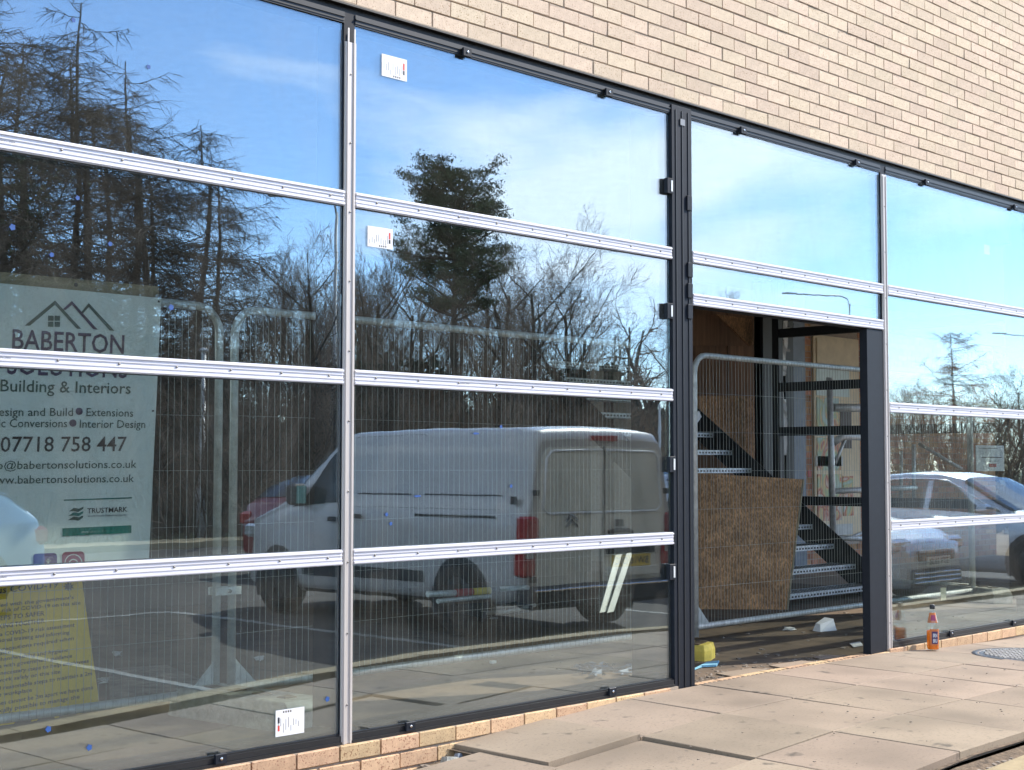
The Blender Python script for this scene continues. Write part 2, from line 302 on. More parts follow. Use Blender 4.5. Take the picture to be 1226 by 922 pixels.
for i in range(-24, 32):
    x0 = gx0+P_*i+.0035; x1 = gx0+P_*(i+1)-.0035; xc = (x0+x1)/2
    if xc > 30: continue
    left = xc < 4.63
    rows = [(-.02, -.60), (-.61, -1.22), (-1.23, -1.84)]
    if left: rows = [(-.20, -.66), (-.67, -1.24), (-1.25, -1.84)]
    for r, (ya, yb_) in enumerate(rows):
        yc = (ya+yb_)/2; h = (zp(x0)+zp(x1))/2-.0045-.0081*r + random.uniform(-.0012, .0012); rx = .013+random.uniform(-.0015, .0015); ry = -math.atan((zp(x1)-zp(x0))/(x1-x0))+random.uniform(-.0015, .0015)
        dx = 0; yy0, yy1 = ya+.001, yb_-.001
        if i == -1 and r == 0: h += .010; rx = -.004             # the lifted slab with its edge showing
        if i == -1 and r == 1: h -= .012
        if i == 0 and r == 1: h += .004
        wx = x1-x0
        b = slab_mesh(wx, yy0-yy1)
        # a chipped corner now and then: one vertex drawn in
        v = list(b.v); k = random.choice((12, 13, 14, 15)); v[k] = (v[k][0]*.985, v[k][1]*.985, v[k][2]-.004); b.v = v
        o = b.build('paving_slab', 'slab', pav, (xc, yc, h)); o.rotation_euler = (rx, ry, random.uniform(-.0015, .0015))
# edging stones along the open side, then soil and the outer kerb
eb = MB(); random.seed(3)
sb = MB(); 
for i in range(40): a = -14+i*1.1; sb.quad((a, -2.06, zp(a)-.12), (a+1.1, -2.06, zp(a+1.1)-.12), (a+1.1, -1.86, zp(a+1.1)-.075), (a, -1.86, zp(a)-.075))
tag(sb.build('soil_strip', 'soil'), 'strip of dry soil between the slab edge and the kerb', kind='structure')
kroot = empty('kerb', 'pale concrete kerb along the pavement edge', None, (0, 0, 0)); tag(kroot, kind='structure')
for i in range(-16, 30):
    a = i*.915; b = a+.905; y0 = -2.05; za, zb = zp(a)-.03, zp(b)-.03
    dy = 0 if a < 11 else -.02*(a-11)
    o = MB().hexa([(a, y0-.16+dy, -.45), (b, y0-.16+dy, -.45), (b, y0+dy, -.45), (a, y0+dy, -.45), (a, y0-.14+dy, za), (b, y0-.14+dy, zb), (b, y0+dy, zb), (a, y0+dy, za)]).build('kerb_stone', 'kerb stone', kroot)
# crumbs of soil and stones in the gaps
cb = MB(); random.seed(8)
def crumb(x, y, z, r):
    P = [(x+random.uniform(-r, r)*.3+sx*r, y+sy*r*random.uniform(.6, 1.2), z+sz*r*random.uniform(.5, .9)) for sz in (0, 1) for sx, sy in ((-1, -1), (1, -1), (1, 1), (-1, 1))]
    cb.hexa(P)
for k in range(150): x = random.uniform(3.9, 4.66); crumb(x, random.uniform(-.19, -.04), zp(x)-.055, random.uniform(.004, .016))
for k in range(900): x = random.uniform(5, 9.5); crumb(x, random.uniform(-2.04, -1.87), zp(x)-.10, random.uniform(.003, .012))
for k in range(260): x = random.uniform(4.6, 11); crumb(x, -.004-abs(random.gauss(0, .01)), zp(x)-.012, random.uniform(.002, .006))
for k in range(700): x = random.uniform(6.47, 8.28); crumb(x, abs(random.gauss(.02, .16)), -.052, random.uniform(.002, .011))
for k in range(120): x = random.uniform(6.5, 11); crumb(x, random.uniform(.3, 2.2), -.052, random.uniform(.003, .014))
for k in range(200): x = random.uniform(4.7, 11); crumb(x, random.uniform(-1.8, -.02), zp(x)-.012, random.uniform(.0015, .005))
tag(cb.build('soil_crumbs', 'rubble'), 'loose soil crumbs and grit in the joints', kind='stuff')
random.seed(21)
st = empty('rubble_stone', 'pale broken stone in the gap between plinth and slab', 'stone', (4.52, -.12, zp(4.5)-.05))
MB().hexa([(-.05, -.03, 0), (.05, -.035, 0), (.045, .03, 0), (-.04, .025, 0), (-.035, -.02, .045), (.03, -.025, .035), (.035, .02, .03), (-.03, .018, .04)]).build('stone_body', 'foot concrete', st)
bs = MB().hexa([(-.02, -.02, 0), (.02, -.015, 0), (.02, .02, 0), (-.02, .015, 0), (-.012, -.012, .03), (.015, -.01, .025), (.012, .012, .02), (-.01, .01, .025)]).build('blue_chipping', 'blue grey steel', None, (4.60, -.09, zp(4.6)-.045))
tag(bs, 'dark blue chipping beside the broken stone in the gap', 'stone')
# manhole cover
mc = at(1226, 788, z=-.075); mhx, mhy, mhz = 9.22, -.62, zp(9.2)-.006
mh = empty('manhole_cover', 'round cast iron manhole cover set in the pavement beyond the bottle', 'manhole cover', (mhx, mhy, mhz))
MB().lathe([(.36, 0), (.36, .008), (.325, .010), (.32, .002)], 40).build('frame_ring', 'black steel', mh)
MB().lathe([(.318, .003), (.31, .009), (0.001, .009)], 40).build('lid', 'screw', mh)
hb = MB()
for i in range(-7, 8):
    for j in range(-7, 8):
        x, y = i*.042+(j % 2)*.021, j*.040
        if x*x+y*y < .285**2: hb.box(x-.016, x+.016, y-.006, y+.006, .009, .015)
tag(hb.build('tread_studs', 'iron stud', mh), kind='stuff')

# ================================================================ THE BUILDING: brick front above the glass
bw = empty('brick_building', 'pale buff brick upper wall of the new building above the glazing', 'building')
ZB0 = 3.165
box('mortar_bed', 'mortar', -4, 24, .0055, .22, ZB0-.004, 7.3, bw)
bm = MB().box(-.109, .109, 0, .1, -.0340, .0340, bev=.002)
mesh_v = []
random.seed(2)
protos = []
for k in range(5):
    q = MB().box(-.109, .109, 0, .1, -.0340, .0340, bev=.002)
    q.v = [(x+random.uniform(-.001, .001), y+(random.uniform(-.0015, .001) if y < .01 else 0), z+random.uniform(-.0012, .0012)) for x, y, z in q.v]
    if k in (1, 3): i_ = (8, 11)[k == 3]; x_, y_, z_ = q.v[i_]; q.v[i_] = (x_*.955, y_+.004, z_*.8)
    protos.append(q)
cands = []; rest = []
XJ = 4.28853-.1125   # joint grid fitted on the wall
for row in range(0, 54):
    z = ZB0+.0325+.075*row
    for i in range(-36, 84):
        x = 4.28853+.225*i+.1125-(.1125 if row % 2 else 0)+0
        if x < -3.8 or x > 23.8: continue
        v = Vector((x, 0, z))-Vector((0, -CD, CZ)); d = v.dot(FW)
        px, py = v.dot(RT)/d*FPX, -v.dot(UP)/d*FPX
        vis = d > 0 and -633 < px < 633 and -481 < py < 481
        (cands if vis else rest).append((d, x, z))
cands.sort(); near = cands[:300]; far = cands[300:]+rest
pm_ = [q.build('brick', 'buff brick', bw, (0, 0, 0)) for q in protos]
for k, (d, x, z) in enumerate(near):
    if k < 5: o = pm_[k]; o.location = (x, 0, z)
    else: o = inst(pm_[k % 5], (x, 0, z), bw)
    o.location.y = random.uniform(-.002, .002); o.location.x += random.uniform(-.0012, .0012); o.location.z += random.uniform(-.0008, .0008); o.rotation_euler = (0, random.uniform(-.004, .004), random.uniform(-.006, .006))
fb = MB()
for k, (d, x, z) in enumerate(far):
    if d > 40: continue
    q = protos[k % 5]; n = len(fb.v); dy = random.uniform(-.0015, .0015); fb.v += [(a+x, b+dy, c+z) for a, b, c in q.v]; fb.f += [tuple(n+i for i in f) for f in q.f]; fb.m += q.m; fb.sm += q.sm
tag(fb.build('brickwork', 'buff brick', bw), kind='stuff')
# lintel and soffit
lb = MB(); lb.box(-4, 24, -.006, .004, 3.150, 3.158); lb.box(-4, 24, .004, .24, 3.150, 3.156); lb.box(-4, 24, .022, .03, 3.121, 3.1495); lb.box(-4, 24, .045, .052, 3.09, 3.128); lb.build('lintel', 'lintel metal', bw)
box('mortar_smear', 'mortar', -4, 24, -.0035, .01, 3.158, 3.1645, bw)
# shell: floor, ceiling, back wall, left wall
fl = box('floor', 'floor concrete', -4, 12.95, .13, 6.2, -.3, -.05); tag(fl, 'dusty brown concrete floor inside the shell', kind='structure')
th = MB().box(6.46, 8.5, 0.0, .128, -.2, -.058); tag(th.build('threshold', 'soil'), 'rough earthy threshold strip at the open doorway', kind='structure')
random.seed(6)
for (a, b, c, d) in ((6.95, 7.35, .05, .23), (7.45, 7.85, .06, .20), (7.97, 8.2, .16, .23)):
    o = MB().plate([(a, c, -.047), (b, c-.02, -.047), (b-.03, d, -.047), (a+.05, d+.02, -.047)], (0, 0, .006)).build('mortar_patch', 'slab'); tag(o, kind='structure')
tb = MB()
ce = box('ceiling', 'ceiling board', -4, 12.95, .24, 6.2, 3.2, 3.35); tag(ce, kind='structure')
wl = box('back_wall', 'dark block', 4.6, 12.2, 6.0, 6.2, -.05, 3.2); tag(wl, kind='structure')  # unseen left stretch left open so sky light fills the interior
w2 = box('left_wall', 'light mortar', -4.2, -4, .13, 6.2, -.3, 3.35); tag(w2, kind='structure')
up = box('upper_storey', 'mortar', -4, 24, .24, 12, 3.36, 7.3); tag(up, kind='structure')
# brick plinth under the glazing
pl = empty('brick_plinth', 'low buff brick plinth under the black sill of the glazing', 'plinth')
box('mortar_core', 'mortar', -4, 6.3, -.016, .128, -.45, -.014, pl); box('mortar_core', 'mortar', 8.5, 24, -.016, .128, -.45, -.014, pl)
qb = MB().box(-.1075, .1075, -.026, .07, -.065, 0, bev=.004); 
hb = MB().box(-.1075, .1075, -.026, .03, -.065, 0, bev=.004)
pb = qb.build('brick', 'plinth brick', pl); first = True
hole = MB()
for x0, x1 in ((-3.9, 6.35), (6.5, 8.5), (8.5, 16)):
    for row in range(3):
        n = int((x1-x0)/.225)
        for i in range(n+1):
            x = x0+.225*(i+.5)+(.1125 if row % 2 else 0)
            if x0 == 6.5 and row == 0: zz = -.030
            else: zz = -.014
            if x > x1-.02 and x1 != 16: continue
            if row and x > 5.2: continue
            o = pb if first else inst(pb, (0, 0, 0), pl); first = False
            o.location = (x, random.uniform(-.003, .003), zz-.075*row); o.rotation_euler.y = random.uniform(-.006, .006)
            if row == 0:
                for k in range(5): hole.box(x-.085+k*.042-.011, x-.085+k*.042+.011, .000, .012, zz-.004, zz+.0012)
tag(hole.build('frog_holes', 'ink', pl), kind='stuff')

# ================================================================ GLAZED FRONT
ZT = [.772, 1.539, 2.307]; ZG = 3.085; TH = .0325
def vplate(x, name_label, deep=.19, z0=-.012, z1=3.12):   # mullion: dark box behind, mill-finish plate in front
    t = empty('mullion', name_label, 'mullion', (x, 0, 0), 'aluminium mullions of the glazed front')
    MB().box(-.030, .030, .008, deep, z0+.012, z1).build('inner_box', 'anthracite', t)
    MB().box(-.029, .029, -.004, .006, z0, z1-.13 if x < 5 else z1-.06).box(-.021, -.014, -.009, -.0042, z0, z1-.07).box(.014, .021, -.009, -.0042, z0, z1-.07).build('pressure_plate', 'pale aluminium', t)
    sc_ = MB().lathe([(.004, 0), (.004, -.003), (.0005, -.003)], 8, axis='y').build('screw', 'screw', t, (0, -.0041, .15))
    for k in range(1, 10): inst(sc_, (0, -.0041, .15+k*.3), t)
    return t
def bay(x0, x1, labels, zs=None, z_bot=0.0, clips=(), bclips=(), gname='bay'):
    t = empty('glazed_bay', labels, 'window', (x0, 0, 0), 'glazed bays of the shop front'); w = x1-x0
    zs = ZT if zs is None else zs
    edges = [z_bot]+zs+[ZG]
    # panes
    for a, b in zip(edges, edges[1:]):
        PRND = random.Random(int(x0*91+a*37)); tx, tz = PRND.uniform(-.0024, .0024), PRND.uniform(-.0022, .0022)
        MB().box(-w/2+.002, w/2-.002, -.004, .002, -(b-a)/2+.004, (b-a)/2-.004).build('glass_pane', 'coated glass', t, (w/2, .018, (a+b)/2)).rotation_euler = (tx, 0, tz)
        MB().box(-w/2+.008, w/2-.008, -.003, .003, -(b-a)/2+.008, (b-a)/2-.008).build('inner_pane', 'clear glass', t, (w/2, .039, (a+b)/2)).rotation_euler = (tx+PRND.uniform(-.0011, .0011), 0, tz+PRND.uniform(-.0011, .0011))
        # warm-edge spacer round the unit
        m = MB()
        for q in ((.0, .006, a, b), (w-.006, w, a, b)): m.box(q[0], q[1], .0225, .034, q[2], q[3])
        m.box(.006, w-.006, .0225, .034, a, a+.006); m.box(.006, w-.006, .0225, .034, b-.006, b)
        m.build('spacer', 'gasket', t)
    for z in zs:
        MB().box(.004, w-.004, .008, .0125, z-.030, z+.030).box(.03, w-.03, .048, .12, z-.03, z+.03).build('transom', 'anthracite', t)
        m = MB().box(.002, w-.002, -.004, .0075, z-TH, z+TH)
        m.box(.002, w-.002, -.010, -.0042, z+TH-.012, z+TH-.004).box(.002, w-.002, -.010, -.0042, z-TH+.004, z-TH+.012)
        m.box(.002, w-.002, -.0075, -.0042, z+.006, z+.010).box(.002, w-.002, -.0075, -.0042, z-.012, z-.008)
        p = m.build('pressure_plate', 'mill aluminium', t)
        MB().box(.002, w-.002, -.0046, -.0041, z+.0105, z+.0195).box(.002, w-.002, -.0046, -.0041, z-.0075, z-.0055).box(.002, w-.002, -.0046, -.0041, z-.0195, z-.0125).build('groove', 'aluminium groove', p)
        s0 = MB().lathe([(.0045, 0), (.0045, -.004), (.0005, -.004)], 8, axis='y').build('screw', 'screw', p, (.12, -.0042, z))
        k = .12+.25
        while k < w-.04: inst(s0, (k, -.0042, z), p); k += .25
        k = .22
        if w > 1: lettering('pressure plate', 'ink', (.62, -.0048, z-.003), (1, 0, 0), (0, 0, 1), .07, .006, p)
    # sill and head frame
    m = MB().box(0, w, -.002, .0125, .0, .022).box(0, w, .006, .0125, .022, .030).box(0, w, -.010, .0125, -.012, -.001).box(0, w, .048, .13, .0, .05)
    if z_bot < .5: m.build('sill_frame', 'gasket', t)
    m = MB().box(0, w, .004, .0125, ZG-.004, ZG+.035).box(0, w, .048, .13, ZG-.012, ZG+.04).box(0, w, .007, .0125, ZG-.012, ZG-.0045).box(0, w, -.001, .0035, ZG+.012, ZG+.018); m.build('head_frame', 'gasket', t)
    # clips
    for cx, top in [(c, True) for c in clips]+[(c, False) for c in bclips]:
        z = ZG+.004 if top else .018
        c = MB().box(-.026, .026, -.016, -.003, -.022, .018, bev=.002).build('clip', 'anthracite', t, (cx-x0, 0, z if not top else z))
        if not top: c.rotation_euler = (0, 0, 0)
        MB().lathe([(.006, 0), (.006, -.003), (.0005, -.003)], 8, axis='y').build('screw', 'chrome', c, (0, -.0165, 0))
    return t
def X0(px, py): return at(px, py, y=-.01).x
b1 = bay(1.80, 4.00, 'leftmost glazed bay, a white contractor board standing behind it', clips=(2.6, 3.4), bclips=(X0(264, 912), 2.2))
b2 = bay(4.06, 6.28, 'wide glazed bay reflecting the white van, left of the dark post', clips=(X0(559, 67), X0(729, 115)), bclips=(X0(491, 873), X0(733, 830)))
b3 = bay(6.465, 8.505, 'glazed bay above the open doorway', zs=[2.072, 2.307], z_bot=2.072, clips=(X0(890, 160), X0(1027, 198)))
b4 = bay(8.572, 10.77, 'glazed bay behind the orange drink bottle, right of the doorway', clips=(X0(1110, 220), X0(1216, 250)), bclips=(X0(1139, 757), 10.3))
b0 = bay(-.5, 1.74, 'glazed bay at the far left end of the front'); b5 = bay(10.83, 13.1, 'glazed bay at the far right end of the front')
vplate(1.77, 'silver mullion at the left of the contractor board bay'); vplate(4.03, 'silver mullion between the contractor board bay and the van bay')
vplate(8.538, 'slim silver mullion beside the bottle, right of the doorway', deep=.05); vplate(10.8, 'silver mullion at the right end of the bottle bay')
box('jamb', 'anthracite', 13.1, 13.3, 0, .3, -.1, 3.13, tag(empty('end_post', 'dark post closing the right end of the glazing', 'post')))
def dark_post(x0, x1, y0, y1, z1, label, grooves=True):
    t = empty('steel_post', label, 'post', (x0, y0, -.05))
    MB().box(0, x1-x0, 0, y1-y0, 0, z1+.05, bev=.003).build('post_body', 'anthracite', t)
    return t
p2 = dark_post(6.285, 6.46, -.004, .29, 3.125, 'tall dark post left of the open doorway')
for dx in (.03, .085, .14): MB().box(dx, dx+.006, -.004, -.0005, .01, 3.15).build('seal_strip', 'gasket', p2)
MB().box(.07, .11, -.006, -.001, 3.07, 3.105).build('bracket', 'screw', p2)
dark_post(8.305, 8.503, .0, .055, 2.035, 'wide dark post at the right side of the open doorway')
for z, px in ((222, 803), (372, 803), (556, 806), (685, 806)):
    q = at(px, z, y=-.02); c = MB().box(-.018, .030, -.010, .016, -.042, .042, bev=.002).build('clip', 'anthracite', p2); c.location = (q.x-6.285, 0, q.z+.05)
    MB().box(.010, .022, -.0135, -.0101, -.030, .030).build('clip_tab', 'galvanised', c)
for z, px in ((243, 827), (323, 828), (348, 828), (373, 828)):
    q = at(px, z, y=-.02); c = MB().box(-.020, .020, -.010, .016, -.04, .04, bev=.002).build('clip', 'anthracite', p2); c.location = (q.x-6.285, 0, q.z+.05)
# ---- small paper labels stuck to the glass
def sticker(px0, py0, px1, py1, label, flip=False):
    a = at(px0, py0, y=.012); b = at(px1, py1, y=.012); x0, z1, x1, z0 = a.x, a.z, b.x, b.z
    t = empty('glazing_label', label, 'paper label', (x0, .0118, z0)); w, h = x1-x0, z1-z0
    MB().box(0, w, -.0006, 0, 0, h).build('paper', 'white print', t)
    m = MB(); random.seed(int(px0))
    for k in range(9):
        x = .012+k*(w-.03)/9; a_ = random.uniform(.12, .4)*h; b_ = a_+random.uniform(.2, .45)*h; m.box(x, x+.0022, -.0009, -.00065, a_, b_)
    for k in range(4): x = w*.45+k*.012; m.box(x, x+.007, -.0009, -.00065, h*.05, h*.13) if not flip else m.box(w*.25+k*.012, w*.25+k*.012+.007, -.0009, -.00065, h*.87, h*.95)
    m.build('small_print', 'dark print', t)
    x = w*.84 if not flip else w*.07
    MB().box(x, x+.010, -.0009, -.00065, h*.48 if not flip else h*.2, h*.8 if not flip else h*.42).build('red_mark', 'red ink', t); MB().box(x, x+.010, -.0009, -.00065, h*.26 if not flip else h*.5, h*.46 if not flip else h*.72).build('logo_mark', 'ink', t)
sticker(457, 64, 487, 98, 'small white label at the top left of the van bay'); sticker(440, 270, 470, 299, 'small white label below the top transom of the van bay')
sticker(330, 851, 364, 877, 'small white label at the foot of the contractor board bay', True)
def ghost(px, py, w, h, label):
    q = at(px, py, y=.042); tag(MB().box(-w/2, w/2, 0, .001, -h/2, h/2).build('glazing_label', 'cream paint', None, (q.x, .044, q.z)), label, 'paper label')
ghost(1182, 299, .085, .07, 'faint square label high on the pane above the bottle'); ghost(1130, 711, .075, .085, 'cream square label low on the pane right of the bottle')
DL = ['blue tape scrap left of the larches, under the top transom', 'blue tape scrap near the top of the left bay', 'faint blue tape scrap right of the tallest larch top', 'blue tape scrap among the larches below the top transom', 'blue tape scrap right of the one among the larches',
 'blue tape scrap beside the upper right corner of the contractor board', 'larger blue tape scrap low in the left bay, on the dark floor', 'violet blue tape scrap below the yellow notice', 'blue tape scrap right of the small label, by the mullion', 'short strip of blue tape on the middle of the van flank', 'upper of two blue tape scraps on the van flank by the mullion', 'lower of two blue tape scraps on the van flank by the mullion',
 'thin strip of blue tape at the van roof line', 'blue tape scrap right of the strip at the van roof line', 'blue tape scrap just left of the van tail lamp', 'blue tape scrap above the timber rail of the contractor board']
DOTS = [(15, 272), (88, 24), (178, 80), (93, 237), (132, 292), (205, 368), (107, 895), (58, 873), (392, 837), (500, 594), (463, 616), (468, 627), (570, 519), (600, 511), (612, 582), (62, 305)]
for k, (px, py) in enumerate(DOTS):
    q = at(px, py, y=.012); r = .013 if k in (0, 5, 6, 7, 8) else .010
    if k in (9, 12): w, h = .024, .006
    else: w, h = r, r
    m = MB(); m.poly([(w*math.cos(a)*(1 if j % 2 else .75), -.0004, h*math.sin(a)*(1 if j % 2 else .75)) for j, a in enumerate([i*math.pi/5 for i in range(10)])])
    tag(m.build('tape_mark', 'blue tape', None, (q.x, .0122, q.z)), DL[k], 'tape mark', 'blue tape marks on the glass')

# ================================================================ INSIDE THE SHELL
def fence_panel(a, b, z0, z1, label, group='wire mesh site fence panels', rails=True, rad=.021, grp_mesh=True):
    a = Vector((*a, 0)); b = Vector((*b, 0)); w = (b-a).length; rz = math.atan2(b.y-a.y, b.x-a.x)
    t = empty('mesh_fence_panel', label, 'fence panel', (a.x, a.y, 0), group, rz); rc = .13
    pts = [(0, 0, -.02), (0, 0, z1-rc)]+[(rc-rc*math.cos(k*math.pi/10), 0, z1-rc+rc*math.sin(k*math.pi/10)) for k in range(1, 6)]
    pts += [(w-rc+rc*math.sin(k*math.pi/10), 0, z1-rc+rc*math.cos(k*math.pi/10)) for k in range(0, 5)]+[(w, 0, z1-rc), (w, 0, -.02)]
    MB().tube(pts, rad, 10).build('frame', 'galvanised', t)
    MB().tube([(0, 0, z0), (w, 0, z0)], rad, 10).build('bottom_rail', 'galvanised', t)
    m = MB(); n = int(w/.0385); random.seed(int(w*100))
    for k in range(1, n):
        x = w*k/n+random.uniform(-.0025, .0025); x2 = x+random.uniform(-.005, .005); xm = x+random.uniform(-.006, .006)
        m.tube([(x, -rad, z0-.015), (xm, -rad-.002, (z0+z1)/2), (x2, -rad, z1+.005)], .0011, 4, cap=False)
    nh = 7
    for k in range(1, nh):
        z = z0+(z1-z0)*k/nh; m.tube([(0, -rad-.004, z+random.uniform(-.004, .004)), (w*.33, -rad-.004, z+random.uniform(-.008, .008)), (w*.66, -rad-.004, z+random.uniform(-.008, .008)), (w, -rad-.004, z)], .0011, 4, cap=False)
    tag(m.build('wire_mesh', 'wire', t), kind='stuff')
    return t
FY = 1.30
f1 = fence_panel((.78, FY), (4.27, FY), .045, 1.95, 'mesh fence panel behind the contractor board in the leftmost bay')
f2 = fence_panel((4.37, FY+.01), (7.87, FY), .045, 1.955, 'mesh fence panel behind the glass that reflects the white van')
f3 = fence_panel((8.21, FY), (12.33, FY+.02), .05, 1.930, 'mesh fence panel standing across the open doorway')
f4 = fence_panel((12.5, 1.42), (12.62, 2.55), .07, 1.93, 'mesh fence panel turned inward beyond the doorway, at the open end')
def gusset(x, s):
    return MB().plate([(x, FY-.01, .05), (x+s*.13, FY-.01, .06), (x, FY-.01, .19)], (0, .006, 0))
gusset(.0, -1).build('gusset', 'galvanised', f1, (3.47, -FY, 0)); gusset(0, 1).build('gusset', 'galvanised', f2, (.02, -FY, 0)); gusset(0, 1).build('gusset', 'galvanised', f3, (.02, -FY, 0))
cl = empty('fence_clamp', 'steel clamp joining the pair of fence posts behind the left bay', 'clamp', (4.32, FY, .535))
MB().box(-.075, .075, -.035, -.025, -.02, .02, bev=.002).box(-.075, .075, .025, .035, -.02, .02, bev=.002).build('clamp_plate', 'galvanised', cl); MB().tube([(0, -.05, 0), (0, .05, 0)], .009, 8).build('clamp_bolt', 'chrome', cl)
def foot(x, y, m, label, rz=0, w=.62, d=.22, h=.13):
    t = empty('ballast_block', label, 'fence foot', (x, y, -.05), None, rz); random.seed(int(x*77))
    b = MB(); a = w/2; c = d/2
    P = [(-a, -c), (-a+.06, -c-.02), (a-.06, -c-.01), (a, -c), (a, c), (a-.05, c+.015), (-a+.05, c+.01), (-a, c)]
    n = len(P); 
    for z, k in ((0, 1), (h*.6, .99), (h, .88)): b.v += [(px*k*(1+random.uniform(-.02, .02)), py*k*(1+random.uniform(-.04, .04)), z+random.uniform(-.004, .004)*(z > 0)) for px, py in P]
    for r in range(2):
        for j in range(n): b.f.append((r*n+j, r*n+(j+1) % n, (r+1)*n+(j+1) % n, (r+1)*n+j))
    b.f.append(tuple(2*n+j for j in range(n))); b.m = [0]*len(b.f); b.sm = [False]*len(b.f)
    b.build('block_body', m, t)
    s_ = MB()
    for k in (-.6, -.2, .2, .6): s_.box(a*k-.03, a*k+.03, -.035, .035, h-.002, h+.006)
    s_.build('socket', 'soil', t); return t
foot(4.22, .95, 'foot concrete', 'grey concrete fence foot behind the small label at the foot of the left bay', rz=1.68, w=.85, d=.27)
foot(1.9, 1.16, 'foot concrete', 'whitish concrete fence foot at the lower left edge, under the yellow notice', rz=.2)
_q = at(836, 789, z=-.05); foot(_q.x, _q.y, 'yellow block', 'yellow fence foot just right of the dark post in the doorway', rz=.3, w=.20, d=.15, h=.10)
foot(12.42, 1.32, 'foot concrete', 'concrete fence foot under the far end of the doorway fence', rz=1.2)
# --- contractor board
BY = 1.15
bo = empty('contractor_board', 'large white board with house roof logo, company name and phone number in black', 'sign board', (0, 0, 0))
TL, TR, BR, BL = at(-34, 336, y=1.12), at(193, 357, y=1.12), at(178, 678, y=1.21), at(-44, 694, y=1.21)
MB().plate([TL, TR, BR, BL], (0, .006, 0)).build('panel', 'sign white', bo)
MB().plate([at(-44, 689, y=1.198), at(178.5, 671, y=1.198), at(178, 678, y=1.204), at(-44, 694, y=1.204)], (0, .004, 0)).build('bottom_edge', 'galvanised', bo)
nrm = (TR-TL).cross(BL-TL).normalized()
if nrm.y > 0: nrm = -nrm
def bp(px, py, off=.0025):      # point of the board face
    c = Vector((0, -CD, CZ)); d = ray(px, py); t = (TL-c).dot(nrm)/d.dot(nrm); return c+d*t+nrm*off
def btext(s, x0, y0, x1, y1, hpx, m='ink', bold=.01, f=bp, par=None):
    a = f(x0, y0); b = f(x1, y1); u = f((x0+x1)/2, (y0+y1)/2-hpx); h = (u-f((x0+x1)/2, (y0+y1)/2)).length
    ux = (b-a).normalized(); nn = nrm if f is bp else nrm2; uy = -ux.cross(nn) if (-ux.cross(nn)).z > 0 else ux.cross(nn)
    return lettering(s, m, a, ux, uy, (b-a).length, h, par or bo, bold)
btext('BABERTON', 14, 417.5, 148, 423.5, 23, 'ink purple', .012); btext('SOLUTIONS', 8, 447.5, 152, 452.5, 24, 'ink purple', .012)
btext('Building & Interiors', 0, 468.5, 156, 471.5, 14, 'ink green', .008)
btext('Design and Build', -13, 498, 87, 498, 10, 'ink green', .004); btext('Extensions', 103, 498, 159, 499, 9.5, 'ink green', .004)
btext('Attic Conversions', -22, 511.5, 80, 511.5, 10, 'ink green', .004); btext('Interior Design', 95, 512, 173.5, 512.5, 9.5, 'ink green', .004)
for px, py in ((94.5, 492.5), (87, 506.5)):
    m = MB(); m.poly([bp(px+4.4*math.cos(a), py+4.4*math.sin(a)) for a in [i*math.pi/8 for i in range(16)]]); m.build('bullet', 'ink purple', bo)
btext('07718 758 447', 0, 541, 151, 540, 18, 'ink', .006)
btext('info@babertonsolutions.co.uk', -20, 562, 163, 560, 9.5, 'ink green', .003); btext('www.babertonsolutions.co.uk', -17, 579.5, 160, 577, 9.5, 'ink green', .003)
def bpoly(pts, m, off=.0025, f=bp, par=None, name='emblem'): q = MB(); q.poly([f(x, y, off) for x, y in pts]); return q.build(name, m, par or bo)
Z2 = lambda x, y: (x/5.833, 320+y/5.833)
bpoly([Z2(*p) for p in ((170, 408), (383, 232), (565, 430), (535, 430), (382, 262), (208, 408))], 'ink green')
bpoly([Z2(*p) for p in ((438, 292), (500, 235), (680, 436), (650, 434), (500, 262), (455, 300))], 'ink purple', .003)
bpoly([Z2(*p) for p in ((566, 312), (618, 250), (798, 444), (765, 442), (618, 278), (580, 322))], 'ink green')
for x0 in (334, 380):
    for y0 in (338, 380): bpoly([Z2(x0, y0), (Z2(x0+38, y0+1)), Z2(x0+37, y0+36), Z2(x0-1, y0+35)], 'ink green')
bpoly([(76, 598.2), (158, 595.2), (158, 596.8), (76, 599.6)], 'teal')
bpoly([(74.5, 632.5), (157, 628.8), (157, 638), (74.5, 642)], 'teal')
btext('www.trustmark.org.uk', 97, 638.4, 135, 636.6, 3.4, 'white print', .0)
for k in range(3):      # the three slanted waves of the quality mark
    y = 608+k*5.2; bpoly([(82-k*.6, y+4.5), (88, y), (94, y+1), (100-k*.3, y-1.5), (99, y+1.5), (93.5, y+5), (88, y+4)], 'ink green' if k != 1 else 'teal')
btext('TRUSTMARK', 104, 614.6, 152, 612.6, 6, 'ink', .01); btext('Government Endorsed Quality', 105, 619, 152, 617.5, 2.6, 'ink', .0)
def rrect(x0, y0, x1, y1, r, sl=-.04):
    P = []
    for cx, cy, a0 in ((x1-r, y0+r, -90), (x1-r, y1-r, 0), (x0+r, y1-r, 90), (x0+r, y0+r, 180)):
        for k in range(4): a = R(a0+k*30); P.append((cx+r*math.cos(a), cy+r*math.sin(a)+(cx-x0)*sl))
    return P
bpoly(rrect(39.5, 663, 68, 680, 4), 'purple icon'); bpoly(rrect(74, 661, 101, 678, 4.5), 'magenta icon')
btext('f', 54, 678, 62, 677.5, 11, 'white print', .02)
def ring(cx, cy, r0, r1, f, sq=False):
    q = MB(); n = 20
    for i in range(n):
        P = []
        for rr, k in ((r0, i), (r1, i), (r1, i+1), (r0, i+1)): a = 2*math.pi*k/n; P.append(f(cx+rr*math.cos(a), min(678.5, cy+rr*math.sin(a)), .0035))
        q.quad(*P)
    return q
